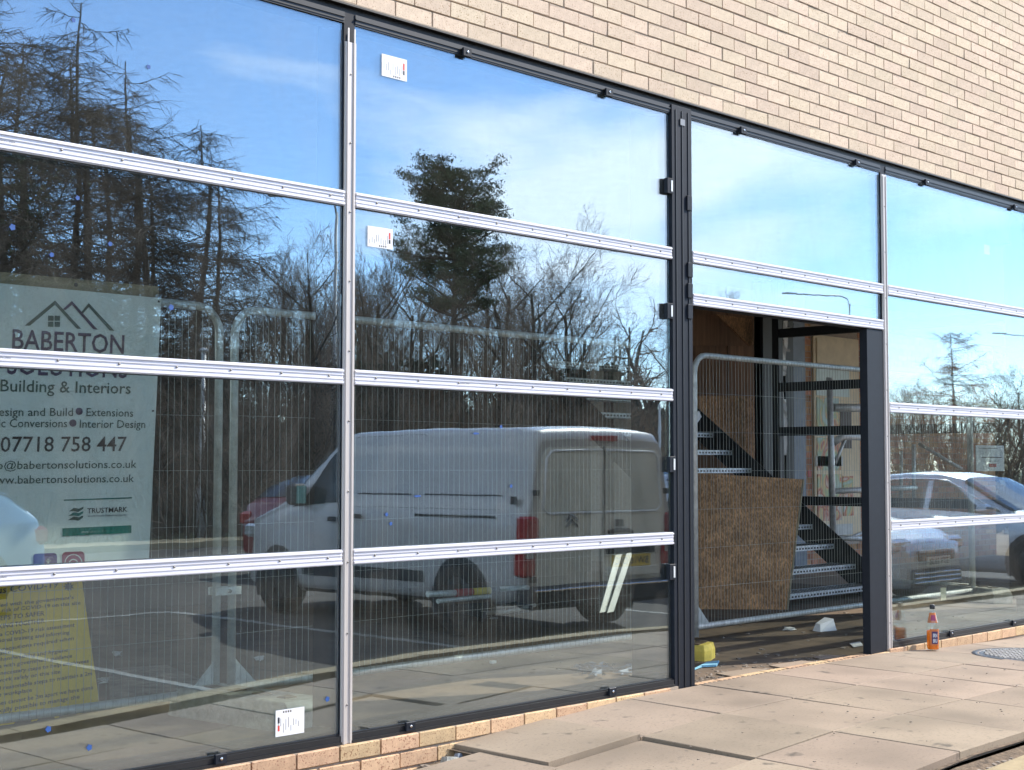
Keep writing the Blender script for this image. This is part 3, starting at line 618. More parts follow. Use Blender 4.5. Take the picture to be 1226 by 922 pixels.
ring(87.5, 675, 4.6, 6, bp).build('emblem', 'white print', bo); ring(87.5, 674, 9.6, 10.8, bp).build('emblem', 'white print', bo)
for px, py in ((190, 361), (183, 492)): MB().box(-.004, .004, -.003, .003, -.004, .004).build('screw', 'ink', bo, bp(px, py, .001))
tm = empty('timber_rail', 'weathered timber rail along the top of the contractor board', 'timber')
MB().plate([at(-60, 320, y=1.15), at(190, 343, y=1.15), at(190, 357, y=1.15), at(-60, 340, y=1.15)], (0, .04, 0)).build('plank', 'timber', tm)
MB().lathe([(.010, 0), (.0005, -.002)], 10, axis='y').build('knot', 'ink', tm, at(91, 341, y=1.149))
# --- yellow notice behind the mesh
nrm2 = None; yb_ = empty('yellow_notice', 'yellow safety notice with black text leaning behind the fence at lower left', 'notice', (0, 0, 0))
YA, YB, YC, YD = at(-60, 706, y=1.45), at(96.5, 684, y=1.45), at(120, 849, y=1.55), at(-60, 872, y=1.55)
nrm2 = (YB-YA).cross(YD-YA).normalized(); nrm2 = -nrm2 if nrm2.y > 0 else nrm2
def yp(px, py, off=.002):
    c = Vector((0, -CD, CZ)); d = ray(px, py); t = (YB-c).dot(nrm2)/d.dot(nrm2); return c+d*t+nrm2*off
edge = [(-60, 706), (96.5, 684), (120, 849), (117, 851), (113, 841), (102, 844), (98, 854), (92, 855), (93, 848), (75, 852), (70, 859), (66, 860), (66, 853), (50, 856), (44, 863), (38, 864), (38, 858), (22, 861), (16, 867), (-60, 876)]
MB().plate([yp(x, y, 0) for x, y in edge], (0, .005, 0)).build('panel', 'sign yellow', yb_)
YT = [('Coronavirus COVID-19', -62, 716.5, 69, 703, 8), ("We have complied with the government's", -60, 733, 88, 717, 4.4), ('guidance on managing the risk of COVID-19 on this site', -90, 742, 96, 723.5, 4.4),
      ('FIVE STEPS TO SAFER', -28, 746, 53, 736.5, 5.5), ('WORKING TOGETHER', -20, 755, 53, 745.5, 5.5), ('We have carried out a COVID-19 risk assessment', -72, 771, 89, 750, 4.6), ('We have conducted additional training and informing', -86, 779, 83, 759, 4.6),
      ('of safety precautions required when', -34, 785, 88, 766, 4.6), ('on this site', -30, 789, 13, 782, 4.6), ('by improving handwashing and hygiene', -46, 798, 81, 780, 4.6), ('procedures in line with government guidance', -58, 808, 86, 787, 4.6),
      ('We have taken all necessary steps to help employees', -62, 817, 106, 793, 4.6), ('and visitors work safely on this site', -46, 823, 72, 806, 4.6), ('We have taken all reasonable steps to maintain a 2m', -60, 836, 110, 808, 4.8),
      ('distance in the workplace', -48, 841, 38, 828, 4.8), ('Where employees cannot be 2m apart we have done', -52, 853, 111, 825, 5), ('everything practically possible to manage the', -62, 864, 95, 836, 5), ('risk', -2, 857.5, 16, 855, 4)]
for s_, x0, y0, x1, y1, h in YT: btext(s_, x0, y0, x1, y1, h, 'ink', .015, yp, yb_)
bpoly([(82+(6.5 if i % 2 else 4)*math.cos(i*math.pi/9), 702+(6 if i % 2 else 3.5)*math.sin(i*math.pi/9)) for i in range(18)], 'ink', .003, yp, yb_)
# --- things on the floor inside the van bay
def tubething(name, label, cat, pts, rad, m, seg=12):
    o = MB().tube(pts, rad, seg).build(name, m); return tag(o, label, cat)
def fp(px, py, z=-.05): return at(px, py, z=z)
pr = empty('steel_prop', 'steel prop with red and yellow bands lying behind the glass under the van', 'prop', (0, 0, 0))
DY = 2.6
q = [at(px, py, y=DY) for px, py in ((512, 711.5), (545, 710), (565, 708.5), (586, 707), (597, 705.5), (632, 703.5))]
for i, (m, r) in enumerate((('galvanised', .022), ('red plastic', .027), ('yellow block', .025), ('black steel', .020), ('galvanised', .018))): MB().tube([q[i], q[i+1]], r, 12).build('tube_section', m, pr)
tubething('steel_tube', 'plain grey tube lying just below the banded prop', 'tube', [at(524, 720, y=2.55), at(586, 714, y=2.6)], .016, 'galvanised')
pa = empty('black_mat', 'folded dark mat on a low pallet behind the glass, pale edge forward', 'mat', (0, 0, 0))
a_, b_, c_, d_ = at(578, 733, z=.03), at(638, 725, z=.03), at(612, 719, z=.05), at(540, 724, z=.05)
MB().plate([a_, b_, c_, d_], (0, 0, -.05)).build('mat_top', 'rubber', pa); MB().tube([at(576, 734, z=.02), at(605, 733, z=.02), at(628, 728, z=.02), at(640, 724.5, z=.02)], .016, 8).build('rolled_edge', 'foot concrete', pa)
tag(MB().hexa([fp(591, 741)+Vector((a, b, c)) for c in (0, .03) for a, b in ((-.03, -.02), (.03, -.02), (.025, .02), (-.025, .02))]).build('paper_scrap', 'white print'), 'crumpled white scrap in front of the folded mat', 'paper scrap')
tag(MB().hexa([fp(590, 794)+Vector((a, b, c)) for c in (0, .015) for a, b in ((-.02, -.012), (.02, -.012), (.015, .012), (-.015, .012))]).build('paper_scrap', 'white print'), 'tiny white scrap on the floor below the fence rail', 'paper scrap')
for (ax, ay, bx, by, dx, lab) in ((741, 664, 722, 733, 0, 'left pale plastic strip leaning behind the glass near the dark post'), (754, 662, 731, 733, 0, 'right pale plastic strip leaning behind the glass near the dark post')):
    A = at(ax, ay, y=.62); B = at(bx, by, y=.50); w = Vector((.042, .012, 0))
    tag(MB().plate([A-w, A+w, B+w, B-w], (0, .004, 0)).build('plastic_strip', 'light fabric'), lab, 'plastic strip')
sh = MB(); random.seed(4)
for k in range(46):
    p = at(random.uniform(690, 762), random.uniform(798, 812), z=-.045); r = random.uniform(.02, .07); a = random.uniform(0, 3.1)
    sh.plate([(p.x+r*math.cos(a+j*1.57)*(1 if j % 2 else .35), p.y+r*math.sin(a+j*1.57)*(1 if j % 2 else .35), p.z+random.uniform(0, .03)) for j in range(4)], (0, 0, .002))
tag(sh.build('torn_sheeting', 'blue grey steel'), 'heap of torn pale blue sheeting on the floor inside by the dark post', 'sheeting')
for px, py, lab in ((140, 787, 'white crumpled scrap on the floor right of the yellow notice'), (124, 819, 'small grey scrap beside the lower corner of the yellow notice'), (310, 793, 'tiny pale scrap on the floor left of the concrete foot'), (290, 690, 'dim white scrap beyond')):
    if 'beyond' in lab: continue
    p = fp(px, py); m = MB(); 
    for k in range(5): a = random.uniform(0, 6); m.plate([(p.x+.04*math.cos(a+j*1.6)*random.uniform(.4, 1), p.y+.03*math.sin(a+j*1.6), p.z+.004+random.uniform(0, .035)) for j in range(4)], (0, 0, .002))
    tag(m.build('paper_scrap', 'white print'), lab, 'paper scrap')
cvb = empty('cable_reel_mat', 'dark gravelly mat behind the yellow notice on the floor', 'mat', (0, 0, 0))
MB().plate([fp(130, 805), fp(200, 800), fp(250, 822), fp(132, 850)], (0, 0, .02)).build('mat_sheet', 'rubble', cvb)

# --- doorway: boards, stairs, frame, wrap
def board(name, label, pts, m, yv, th=.018, cat='board', ys=None):
    P = [at(px, py, y=(ys[i] if ys else yv)) for i, (px, py) in enumerate(pts)]
    t = empty(name, label, cat, (0, 0, 0)); MB().plate(P, (0, th, 0)).build('sheet', m, t); return t
board('strand_board', 'leaning sheet of brown strand board at the foot of the stairs in the doorway', [(826, 566), (962, 574), (942, 736), (829, 733)], 'strand board', 2.4, ys=[2.75, 2.15, 2.1, 2.7])
board('strand_board', 'tall strand board with a slanting lower edge high behind the stairs', [(836, 474), (905, 474), (905, 575), (898, 572), (836, 512)], 'strand board', 4.6)
board('strand_board', 'triangular piece of strand board high under the door head, above the fence rail', [(858, 376), (900, 382), (902, 412), (898, 414)], 'strand board', 4.5)
bb = empty('brown_boarding', 'dark brown vertical boards lining the wall behind the stairs', 'boarding')
xb = [at(px, 450, y=4.9).x for px in (790, 838, 872, 905, 938, 962)]
for i in range(5): MB().box(xb[i], xb[i+1]-.012, 4.9+.01*(i % 2), 4.93+.01*(i % 2), -.05, 3.19).build('board', 'brown boarding', bb)
pe = MB(); pe.plate([at(829, 377, y=4.7), at(868, 377, y=4.7), at(898, 414, y=4.7), at(829, 414, y=4.7)], (0, .02, 0)); tag(pe.build('plywood_sheet', 'brown boarding'), 'dark brown panel with a slanting edge under the door head', 'panel')
def colm(px0, px1, y, label, m='black steel', d=.12):
    a, b = at(px0, 450, y=y).x, at(px1, 450, y=y).x
    t = empty('steel_column', label, 'column', (a, y, -.05)); MB().box(0, b-a, 0, .012, 0, 3.24).box(0, b-a, d-.012, d, 0, 3.24).box((b-a)/2-.006, (b-a)/2+.006, .012, d-.012, 0, 3.24).build('column_shaft', m, t); return t
colm(914, 927, 4.3, 'black steel column between the brown boards')
colm(941, 950, 3.9, 'black steel column wrapped in torn white film'); 
c3 = colm(949, 964, 4.4, 'blue grey steel column beside the brick pier', 'blue grey steel')
wr = MB(); random.seed(9)
for (y0, y1, x0, x1) in ((384, 420, 938, 943), (408, 450, 936, 941), (432, 448, 932, 942), (446, 480, 934, 938), (478, 500, 938, 942), (494, 545, 937, 942), (392, 396, 942, 946), (418, 421, 941, 946)):
    P = []
    n = 5
    for i in range(n): P.append(at(x0+random.uniform(-.8, .8), y0+(y1-y0)*i/(n-1), y=3.84+random.uniform(-.02, .02)))
    for i in range(n): P.append(at(x1+random.uniform(-.8, .8), y1-(y1-y0)*i/(n-1), y=3.84+random.uniform(-.02, .02)))
    for i in range(n-1): wr.quad(P[i], P[i+1], P[2*n-2-i], P[2*n-1-i])
tag(wr.build('torn_wrap', 'white wrap'), 'torn white protective film hanging down the black column', 'film')
wt = MB().plate([at(829, 503, y=1.5), at(837, 492, y=1.5), at(840, 499, y=1.5), at(829, 516, y=1.5)], (0, .01, 0)); tag(wt.build('white_tag', 'white print'), 'white plastic tag tied to the fence beside the dark post', 'tag')
oe = MB().plate([at(962, 574, y=2.145), at(963.2, 574, y=2.145), at(943.2, 736, y=2.095), at(942, 736, y=2.095)], (0, .02, 0)); oe.build('cut_edge', 'timber', bpy.data.objects['strand_board'])
# stairs
sr = empty('steel_stair', 'open steel stair with galvanised treads and black stringers inside the doorway', 'stair', (0, 0, 0))
X1, X2, Y0, RUN, RISE = 10.62, 12.3, 2.25, .235, .18
for k in range(13):
    y = Y0+RUN*k; z = .05+RISE*k; o = empty  # each tread a pan with raised rim and perforation ribs
    m = MB().box(X1, X2-.01, y, y+.24, z-.006, z).box(X1, X2-.01, y-.004, y, z-.045, z+.002).box(X1, X2-.01, y+.24, y+.244, z-.045, z+.002)
    t_ = m.build('tread', 'tread steel', sr)
    h = MB()
    for i in range(int((X2-X1)/.05)):
        for j in range(3): h.box(X1+.02+i*.05+(j % 2)*.025, X1+.043+i*.05+(j % 2)*.025, y+.04+j*.07, y+.065+j*.07, z+.0005, z+.004)
    for i in range(int((X2-X1)/.05)): h.box(X1+.02+i*.05, X1+.045+i*.05, y-.0065, y-.0045, z-.032, z-.016)
    tag(h.build('tread_perforation', 'black steel' , t_), kind='stuff')
for x in (X1-.012, X2):
    a = Vector((x, Y0-.06, -.05)); n_ = 13
    MB().plate([(x, Y0-.10, -.05), (x, Y0+.20, -.05), (x, Y0+RUN*n_+.1, -.07+RISE*n_), (x, Y0+RUN*n_-.02, RISE*n_+.14), (x, Y0-.10, .09)], (.012, 0, 0)).build('stringer', 'black steel', sr)
# end-wall frame: transoms and posts, open (not yet glazed)
ef = empty('end_wall_frame', 'black steel frame of the unglazed end wall seen through the doorway', 'frame', (0, 0, 0))
for z in (.80, 1.51, 1.97, 2.53): box('frame_rail', 'black steel', 12.87, 12.93, 1.23, 3.7, z-.045, z+.045, ef)
for y in (1.15, 3.7, 6.0): box('frame_post', 'black steel', 12.86, 12.94, y, y+.08, -.05, 3.2, ef)
# notice and post by the fence
gp = empty('grey_notice_post', 'grey post carrying a small white notice at the right edge', 'post', (0, 0, 0)); a = at(1219, 600, y=1.6); a.z = 0
MB().tube([(a.x, a.y, -.05), (a.x, a.y, 1.62)], .028, 12).build('post_shaft', 'pole paint', gp); MB().box(a.x-.035, a.x+.03, a.y-.04, a.y-.032, 1.25, 1.41).build('notice', 'white print', gp)
ns = empty('site_notice', 'pale site notice with a red mark hung on the fence at the right end', 'notice', (0, 0, 0)); a = at(1168, 533, y=1.36); b = at(1202, 564, y=1.36)
MB().box(a.x, b.x, 1.355, 1.36, b.z, a.z).build('sheet', 'sign white', ns)
w = b.x-a.x; h = a.z-b.z
for k, (u0, u1, v, c, hh) in enumerate(((.1, .75, .88, 'ink', .02), (.2, .9, .52, 'ink', .03), (.3, .8, .38, 'ink', .02), (.45, .7, .16, 'red ink', .13))): MB().box(a.x+w*u0, a.x+w*u1, 1.352, 1.3545, b.z+h*v, b.z+h*(v+hh)).build('print', c, ns)
# diagonal stay and hand rail of light tube
tubething('diagonal_brace', 'pale steel tube slanting down behind the glass above the car roof', 'brace', [at(1100, 531, y=3.0), at(1152, 562, y=2.6)], .018, 'galvanised')
sc_ = empty('scaffold', 'short scaffold of grey tubes outside, in front of the shop window', 'scaffold', (0, 0, 0))
def sct(pts, r=.030): MB().tube([at(x, y, y=yy) for x, y, yy in pts], r, 10).build('scaffold_tube', 'galvanised', sc_)
sct([(993, 452, 3.6), (998, 656, 3.6)], .034); sct([(998, 488, 3.6), (1046, 489, 3.4)], .045); sct([(998, 530, 3.6), (1010, 522, 3.55), (1046, 524, 3.4)], .04); sct([(999, 588, 3.6), (1046, 586, 3.4)], .032); sct([(998, 644, 3.6), (1046, 645, 3.4)], .03); sct([(1046, 632, 3.5), (1008, 648, 3.6)], .018); sct([(1000, 555, 3.6), (1012, 525, 3.6)], .018)
sct([(1079, 540, 3.5), (1079, 600, 3.5)], .02); sct([(1094, 532, 3.5), (1094, 600, 3.5)], .02); sct([(1064, 585, 3.5), (1096, 584, 3.5)], .03); sct([(1060, 628, 3.5), (1120, 622, 3.4)], .02)
# things lying in the doorway
wc = empty('white_wedge', 'white crumpled carton lying on the doorway floor', 'carton', (0, 0, 0)); p = fp(987, 755)
MB().hexa([p+Vector(v) for v in ((-.10, -.03, 0), (.07, -.06, 0), (.09, .06, 0), (-.08, .05, 0), (-.07, -.01, .05), (.06, -.04, .085), (.07, .04, .09), (-.05, .04, .055))]).build('carton_body', 'white print', wc)
for px, py, lab in ((945, 755, 'flat torn clear wrapper left of the white carton'),):
    p = fp(px, py); m = MB()
    for k in range(7): a = random.uniform(0, 6); m.plate([(p.x+.08*math.cos(a+j*1.6)*random.uniform(.4, 1), p.y+.04*math.sin(a+j*1.6), p.z+.004+random.uniform(0, .02)) for j in range(4)], (0, 0, .0015))
    tag(m.build('torn_wrapper', 'white wrap'), lab, 'wrapper')
pb_ = [at(x, y, z=-.045) for x, y in ((832, 802), (846, 795), (861, 793), (858, 798), (840, 799))]
tag(MB().plate(pb_, (0, 0, .012)).build('blue_sheet', 'blue plastic'), 'light blue plastic sheet on the threshold by the dark post', 'sheet')
tag(MB().plate([at(x, y, z=-.045) for x, y in ((1017, 771), (1030, 769), (1033, 773), (1022, 775))], (0, 0, .005)).build('flat_offcut', 'white wrap'), 'pale flat offcut at the foot of the wide dark post', 'offcut')

# --- shop building beyond the open end
cb_ = empty('shop_building', 'red brick shop with cream framed window posters beyond the open end', 'building', (0, 0, 0))
SY = 4.75; sx0, sx1 = at(963, 500, y=SY).x, at(1190, 500, y=SY).x
wx0, wx1 = at(972, 500, y=SY).x, at(1026.5, 500, y=SY).x; wz0, wz1 = at(1000, 642, y=SY).z, at(1000, 404, y=SY).z
def brick_field(x0, x1, z0, z1, y, parent, limit=None):
    m = MB(); r = 0; z = z0
    while z < z1-.02:
        x = x0-(.1125 if r % 2 else 0)
        while x < x1:
            a, b = max(x, x0), min(x+.215, x1)
            if b-a > .03: m.box(a, b, y-.006, y, z, min(z+.065, z1))
            x += .225
        z += .075; r += 1
    return tag(m.build('brickwork', 'dark brick', parent), kind='stuff')
box('wall', 'light mortar', sx0, sx1, SY, SY+4, -.12, 3.0, cb_)
brick_field(sx0, wx0-.02, -.1, 2.85, SY, cb_); brick_field(wx1+.02, sx1, -.1, 2.85, SY, cb_); brick_field(wx0-.02, wx1+.02, -.1, wz0-.1, SY, cb_)
box('fascia', 'dark print', sx0-.3, sx1+.1, SY-.12, SY+4.1, 2.86, 3.14, cb_); box('soffit_strip', 'cream paint', wx1+1, sx1, SY-.05, SY-.02, 2.0, 2.03, cb_)
fr = box('window_frame', 'cream paint', wx0, wx1, SY-.03, SY-.008, wz0, wz1, cb_)
ww = wx1-wx0; hh = wz1-wz0
box('fascia_panel', 'cream paint', wx0+.06, wx1-.12, SY-.045, SY-.031, wz1-hh*.14, wz1-.04, fr)
def pane(u0, u1, v0, v1, m, nm='poster'): return box(nm, m, wx0+ww*u0, wx0+ww*u1, SY-.042, SY-.031, wz0+hh*v0, wz0+hh*v1, fr)
pane(.05, .76, .70, .845, 'poster pale'); pane(.05, .52, .50, .69, 'food poster'); pane(.56, .80, .44, .64, 'dark print'); pane(.05, .56, .33, .49, 'food poster'); pane(.05, .56, .08, .31, 'food poster'); pane(.60, .82, .10, .30, 'food poster')
pane(.02, .60, .35, .40, 'light fabric', 'sill_board'); pane(.02, .80, .005, .06, 'light fabric', 'sill_board')
lettering('co-oper', 'ink', (wx0+ww*.2, SY-.0435, wz0+hh*.755), (1, 0, 0), (0, 0, 1), ww*.46, hh*.028, fr, .03)
box('red_notice', 'red plastic', sx0+.05, wx0-.05, SY-.012, SY-.007, 1.02, 1.10, cb_)
si = empty('hanging_sign', 'small grey sign with a dark stroke hanging high by the black column', 'sign', (0, 0, 0)); a, b = at(950, 387, y=4.3), at(961, 401, y=4.3)
MB().box(a.x, b.x, 4.3, 4.31, b.z, a.z).build('sheet', 'blue grey steel', si); MB().plate([at(952, 396, y=4.295), at(959, 392, y=4.295), at(959.5, 394, y=4.295), at(952.5, 398, y=4.295)], (0, .003, 0)).build('stroke', 'ink', si)
box('rear_block', 'dark block', 11.9, 13.0, 6.4, 9, -.2, 3.3, tag(empty('rear_store', 'dark store block behind the shell', 'building')))

# ================================================================ ACROSS THE CAR PARK (seen mirrored in the glass)
def V(px, py=None, yv=None, Z=None, g=-.40):      # mirrored picture position -> real ground point on the car park side
    p = at(px, 560, y=yv) if yv is not None else at(px, 560, Z=Z)
    return Vector((p.x, -p.y, g))
def depth(px, yv): d = ray(px, 560); return (yv+CD)/d.y
def height(py, px, yv, g=-.40): return at(px, py, y=yv).z-g
def lerpf(P, s):
    if s <= P[0][0]: return P[0][1]
    for (a, x), (b, y) in zip(P, P[1:]):
        if s <= b: t = (s-a)/(b-a); return x+(y-x)*t
    return P[-1][1]
def vehicle(name, label, cat, loc, ang, paint, L_, W_, top, belt, hw, bot, roofH, wheels, side_glass, wr=.33, screen=None, rear_screen=None, tumble=.80, group=None):
    """body lofted along s (0 = nose, L_ = tail); local +X is forward, nose at X=L_/2"""
    t = empty(name, label, cat, loc, group, ang)
    NV = [0, .12, .3, .5, .68, .80, .90, .96, 1.0]
    def pt(s, v, side, off=0.0):
        zt, zb, w = lerpf(top, s), lerpf(bot, s), lerpf(hw, s); zbelt = min(lerpf(belt, s), zt-.05)
        f = max(0, min(1, (zt-zbelt)/(roofH-lerpf(belt, s)))); wr_ = w*(1-(1-tumble)*f)
        K = [(0, w*.90, zb), (.12, w*.985, zb+.10*(zbelt-zb)), (.30, w, zb+.45*(zbelt-zb)), (.5, w*.985, zbelt-.03), (.56, w*.97, zbelt), (.80, wr_*.985, zt-.09*min(1, f*2+.3)), (.88, wr_*.93, zt-.035), (1.0, 0, zt)]
        y = lerpf([(k[0], k[1]) for k in K], v); z = lerpf([(k[0], k[2]) for k in K], v)
        if v > .88: u = (v-.88)/.12; y = wr_*.93*math.cos(u*math.pi/2); z = zt-.035+.035*math.sin(u*math.pi/2)
        return Vector((L_/2-s, side*(y+off), z+(off if v > .85 else off*.2)))
    ss = sorted(set([0, .04, .12]+[L_*i/30 for i in range(1, 30)]+[L_-.12, L_-.04, L_]+[p[0] for p in top]))
    m = MB(); vs = [0, .06, .12, .2, .3, .4, .5, .56, .64, .72, .80, .84, .88, .91, .94, .97, 1.0]
    grid = []
    for s in ss:
        row = [pt(s, v, 1) for v in vs]+[pt(s, v, -1) for v in reversed(vs[:-1])]; grid.append(len(m.v)); m.v += [tuple(p) for p in row]
    nr = len(vs)*2-1
    for a, b in zip(grid, grid[1:]):
        for j in range(nr-1): m.f.append((a+j, b+j, b+j+1, a+j+1)); m.m.append(0); m.sm.append(True)
        m.f.append((a+nr-1, b+nr-1, b, a)); m.m.append(1); m.sm.append(False)
    m.f.append(tuple(grid[0]+j for j in range(nr))); m.f.append(tuple(grid[-1]+j for j in reversed(range(nr)))); m.m += [0, 0]; m.sm += [False]*2
    body = m.build('body', [paint, 'van trim'], t)
    for poly_s in side_glass:            # list of (s, v) outlines
        for side in (1, -1):
            q = MB(); s0, s1 = min(p[0] for p in poly_s), max(p[0] for p in poly_s)
            # fill column by column between lower and upper outline
            n = 14
            def vr(s):
                vsx = []
                for (a, va), (b, vb) in zip(poly_s, poly_s[1:]+poly_s[:1]):
                    if (a-s)*(b-s) <= 0 and a != b: vsx.append(va+(vb-va)*(s-a)/(b-a))
                return (min(vsx), max(vsx)) if vsx else None
            for i in range(n):
                a = s0+(s1-s0)*(i+.001)/n; b = s0+(s1-s0)*(i+.999)/n; ra, rb = vr(a), vr(b)
                if ra and rb:
                    for k in range(3):
                        f0, f1 = k/3, (k+1)/3; P = [pt(a, ra[0]+(ra[1]-ra[0])*f0, side, .006), pt(b, rb[0]+(rb[1]-rb[0])*f0, side, .006), pt(b, rb[0]+(rb[1]-rb[0])*f1, side, .006), pt(a, ra[0]+(ra[1]-ra[0])*f1, side, .006)]
                        q.quad(*(P if side < 0 else P[::-1]))
            q.build('side_window', 'car glass', body)
    for scr, nm in ((screen, 'windscreen'), (rear_screen, 'rear_window')):
        if not scr: continue
        s0, s1, v0 = scr; q = MB(); n = 6; wv = [v0+(1-v0)*k/5 for k in range(6)]
        for i in range(n):
            a, b = s0+(s1-s0)*i/n, s0+(s1-s0)*(i+1)/n
            for side in (1, -1):
                for k in range(5):
                    P = [pt(a, wv[k], side), pt(b, wv[k], side), pt(b, wv[k+1], side), pt(a, wv[k+1], side)]; P = [p+Vector((.004 if nm == 'windscreen' else -.004, 0, .008)) for p in P]; q.quad(*(P if side < 0 else P[::-1]))
        q.build(nm, 'car glass', body)
    for s in wheels:
        for side in (1, -1):
            w = lerpf(hw, s); x = L_/2-s
            ar = MB(); ar.poly([(x+(wr+.06)*math.cos(a), side*(w+.004), wr+(wr+.06)*math.sin(a)) for a in ([i*math.pi/14 for i in range(-2, 17)] if side < 0 else [i*math.pi/14 for i in range(16, -3, -1)])]); ar.build('wheel_arch', 'van trim', body)
            wh = MB().lathe([(wr*.62, -.10), (wr*.94, -.10), (wr, -.07), (wr, .07), (wr*.94, .10), (wr*.62, .10)], 24, axis='y').build('wheel', 'tyre', t, (x, side*(w-.07), wr))
            rm = MB().lathe([(wr*.64, side*.085), (wr*.60, side*.09), (.05, side*.075), (.001, side*.08)], 20, axis='y')
            rm.build('rim', 'alloy', wh)
            for k in range(5):
                a = k*2*math.pi/5; 
                MB().box(-.035, .035, min(side*.080, side*.097), max(side*.080, side*.097), .05, wr*.6, T=Matrix.Rotation(a, 4, 'Y')).build('spoke', 'alloy', wh)
    return t, body, pt
# ---- the white van, tail to the building
vx, vy = 10.35, -6.18; va = math.atan2(-.998, .0615)
vt, vb, vp = vehicle('parked_van', 'white panel van mirrored in the glass, its rear doors toward the pavement', 'van', (vx, vy, -.40), va, 'van paint', 4.75, 1.90,
    top=[(0, .78), (.06, .92), (.25, 1.02), (.80, 1.18), (1.05, 1.30), (1.75, 1.82), (2.05, 1.885), (3.0, 1.905), (4.5, 1.90), (4.68, 1.87), (4.75, 1.78)], belt=[(0, .86), (1.0, 1.12), (4.75, 1.16)],
    hw=[(0, .62), (.08, .76), (.3, .88), (.7, .94), (4.4, .955), (4.66, .94), (4.75, .91)], bot=[(0, .28), (.3, .24), (4.4, .30), (4.75, .38)], roofH=1.9, wheels=(.88, 3.92),
    side_glass=[[(1.10, .585), (1.92, .585), (1.98, .60), (2.02, .80), (1.90, .80), (1.62, .77)]], screen=(1.08, 1.72, .84), tumble=.87, wr=.335)
vw = .91; xr = -4.75/2
def rear(name, m, y0, y1, z0, z1, d0=0.0, d1=.02, par=vb, bev=.004): return MB().box(xr-d1, xr-d0, y0, y1, z0, z1, bev=bev).build(name, m, par)
# tail: pillars, twin doors, window panels, lamps, handle, plate, bumper
for side in (1, -1):
    P = lambda y, z: (xr-.004, side*y, z)
    q = MB(); a = [(.025, .50), (.80, .50), (.815, 1.10), (.765, 1.62), (.70, 1.70), (.025, 1.72)]; a = a if side > 0 else a
    pts = [Vector((xr-.002, side*y, z)) for y, z in a]; pts = pts if side > 0 else pts[::-1]
    MB().plate(pts, (-.014, 0, 0)).build('rear_door', 'bounce lit dusty paint', vb)
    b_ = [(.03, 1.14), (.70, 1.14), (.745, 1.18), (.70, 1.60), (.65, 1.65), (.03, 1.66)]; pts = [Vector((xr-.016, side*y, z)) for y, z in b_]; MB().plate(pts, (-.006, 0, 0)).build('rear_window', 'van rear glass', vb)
    MB().tube([Vector((xr-.022, side*y, z)) for y, z in [(.03, 1.12), (.70, 1.12), (.765, 1.17), (.72, 1.61), (.66, 1.67), (.03, 1.685)]], .011, 6).build('window_seal', 'white print', vb)
    lm = MB().box(xr-.035, xr+.10, side*.90-.065, side*.90+.065, .58, 1.10, bev=.02); l_ = lm.build('tail_lamp', 'lamp red', vt)
    rear('lamp_lens', 'lamp clear', side*.90-.05, side*.90+.05, .74, .84, .030, .038, l_)
    for z in (1.30, .55): MB().box(xr-.03, xr+.02, side*.84-.025, side*.84+.025, z-.02, z+.03, bev=.004).build('hinge', 'van trim', vb)
    MB().box(-.05, .12, side*1.02-.07, side*1.02+.07, 1.16, 1.38, bev=.03).build('door_mirror', 'van trim', vt, (1.02, 0, 0))
    MB().box(xr-.055+.0, xr-.05, -.0, .0, 0, 0)
    MB().box(1.085, 1.093, side*1.02-.055, side*1.02+.055, 1.18, 1.36).build('mirror_glass', 'mirror tint', vt).location.x = -.128
rear('door_gap', 'ink', -.006, .006, .48, 1.72, .012, .0175)
rear('brake_light', 'lamp red', -.16, .16, 1.765, 1.815, .0, .035)
rear('bumper', 'van trim', -.93, .93, .30, .50, -.1, .09, vt, bev=.03); rear('bumper_rail', 'chrome', -.90, .90, .455, .475, .085, .10, vt)
MB().tube([(xr-.03, -.05+.0, .93), (xr-.06, .02, .95), (xr-.06, .18, .95), (xr-.03, .26, .93)], .022, 8).build('door_handle', 'van trim', vb).location.y = .10
rear('lock_barrel', 'van trim', .15, .23, .985, 1.05, .01, .05)
pl_ = rear('number_plate', 'plate yellow', .14, .66, .62, .73, .016, .026); rear('plate_recess', 'van trim', .08, .72, .74, .83, .010, .030); rear('plate_lip', 'bounce lit dusty paint', .08, .74, .54, .62, .010, .05)
lettering('BW16 OJC', 'ink', (xr-.0275, .63, .645), (0, -1, 0), (0, 0, 1), .45, .065, pl_, .02)
for z in (.99, 1.04):      # double chevron badge
    ch = MB(); ch.plate([(xr-.018, -.42-.075, z), (xr-.018, -.42, z+.055), (xr-.018, -.42+.075, z), (xr-.018, -.42+.075, z+.026), (xr-.018, -.42, z+.081), (xr-.018, -.42-.075, z+.026)][::-1], (-.012, 0, 0)); ch.build('chevron_badge', 'chrome', vb)
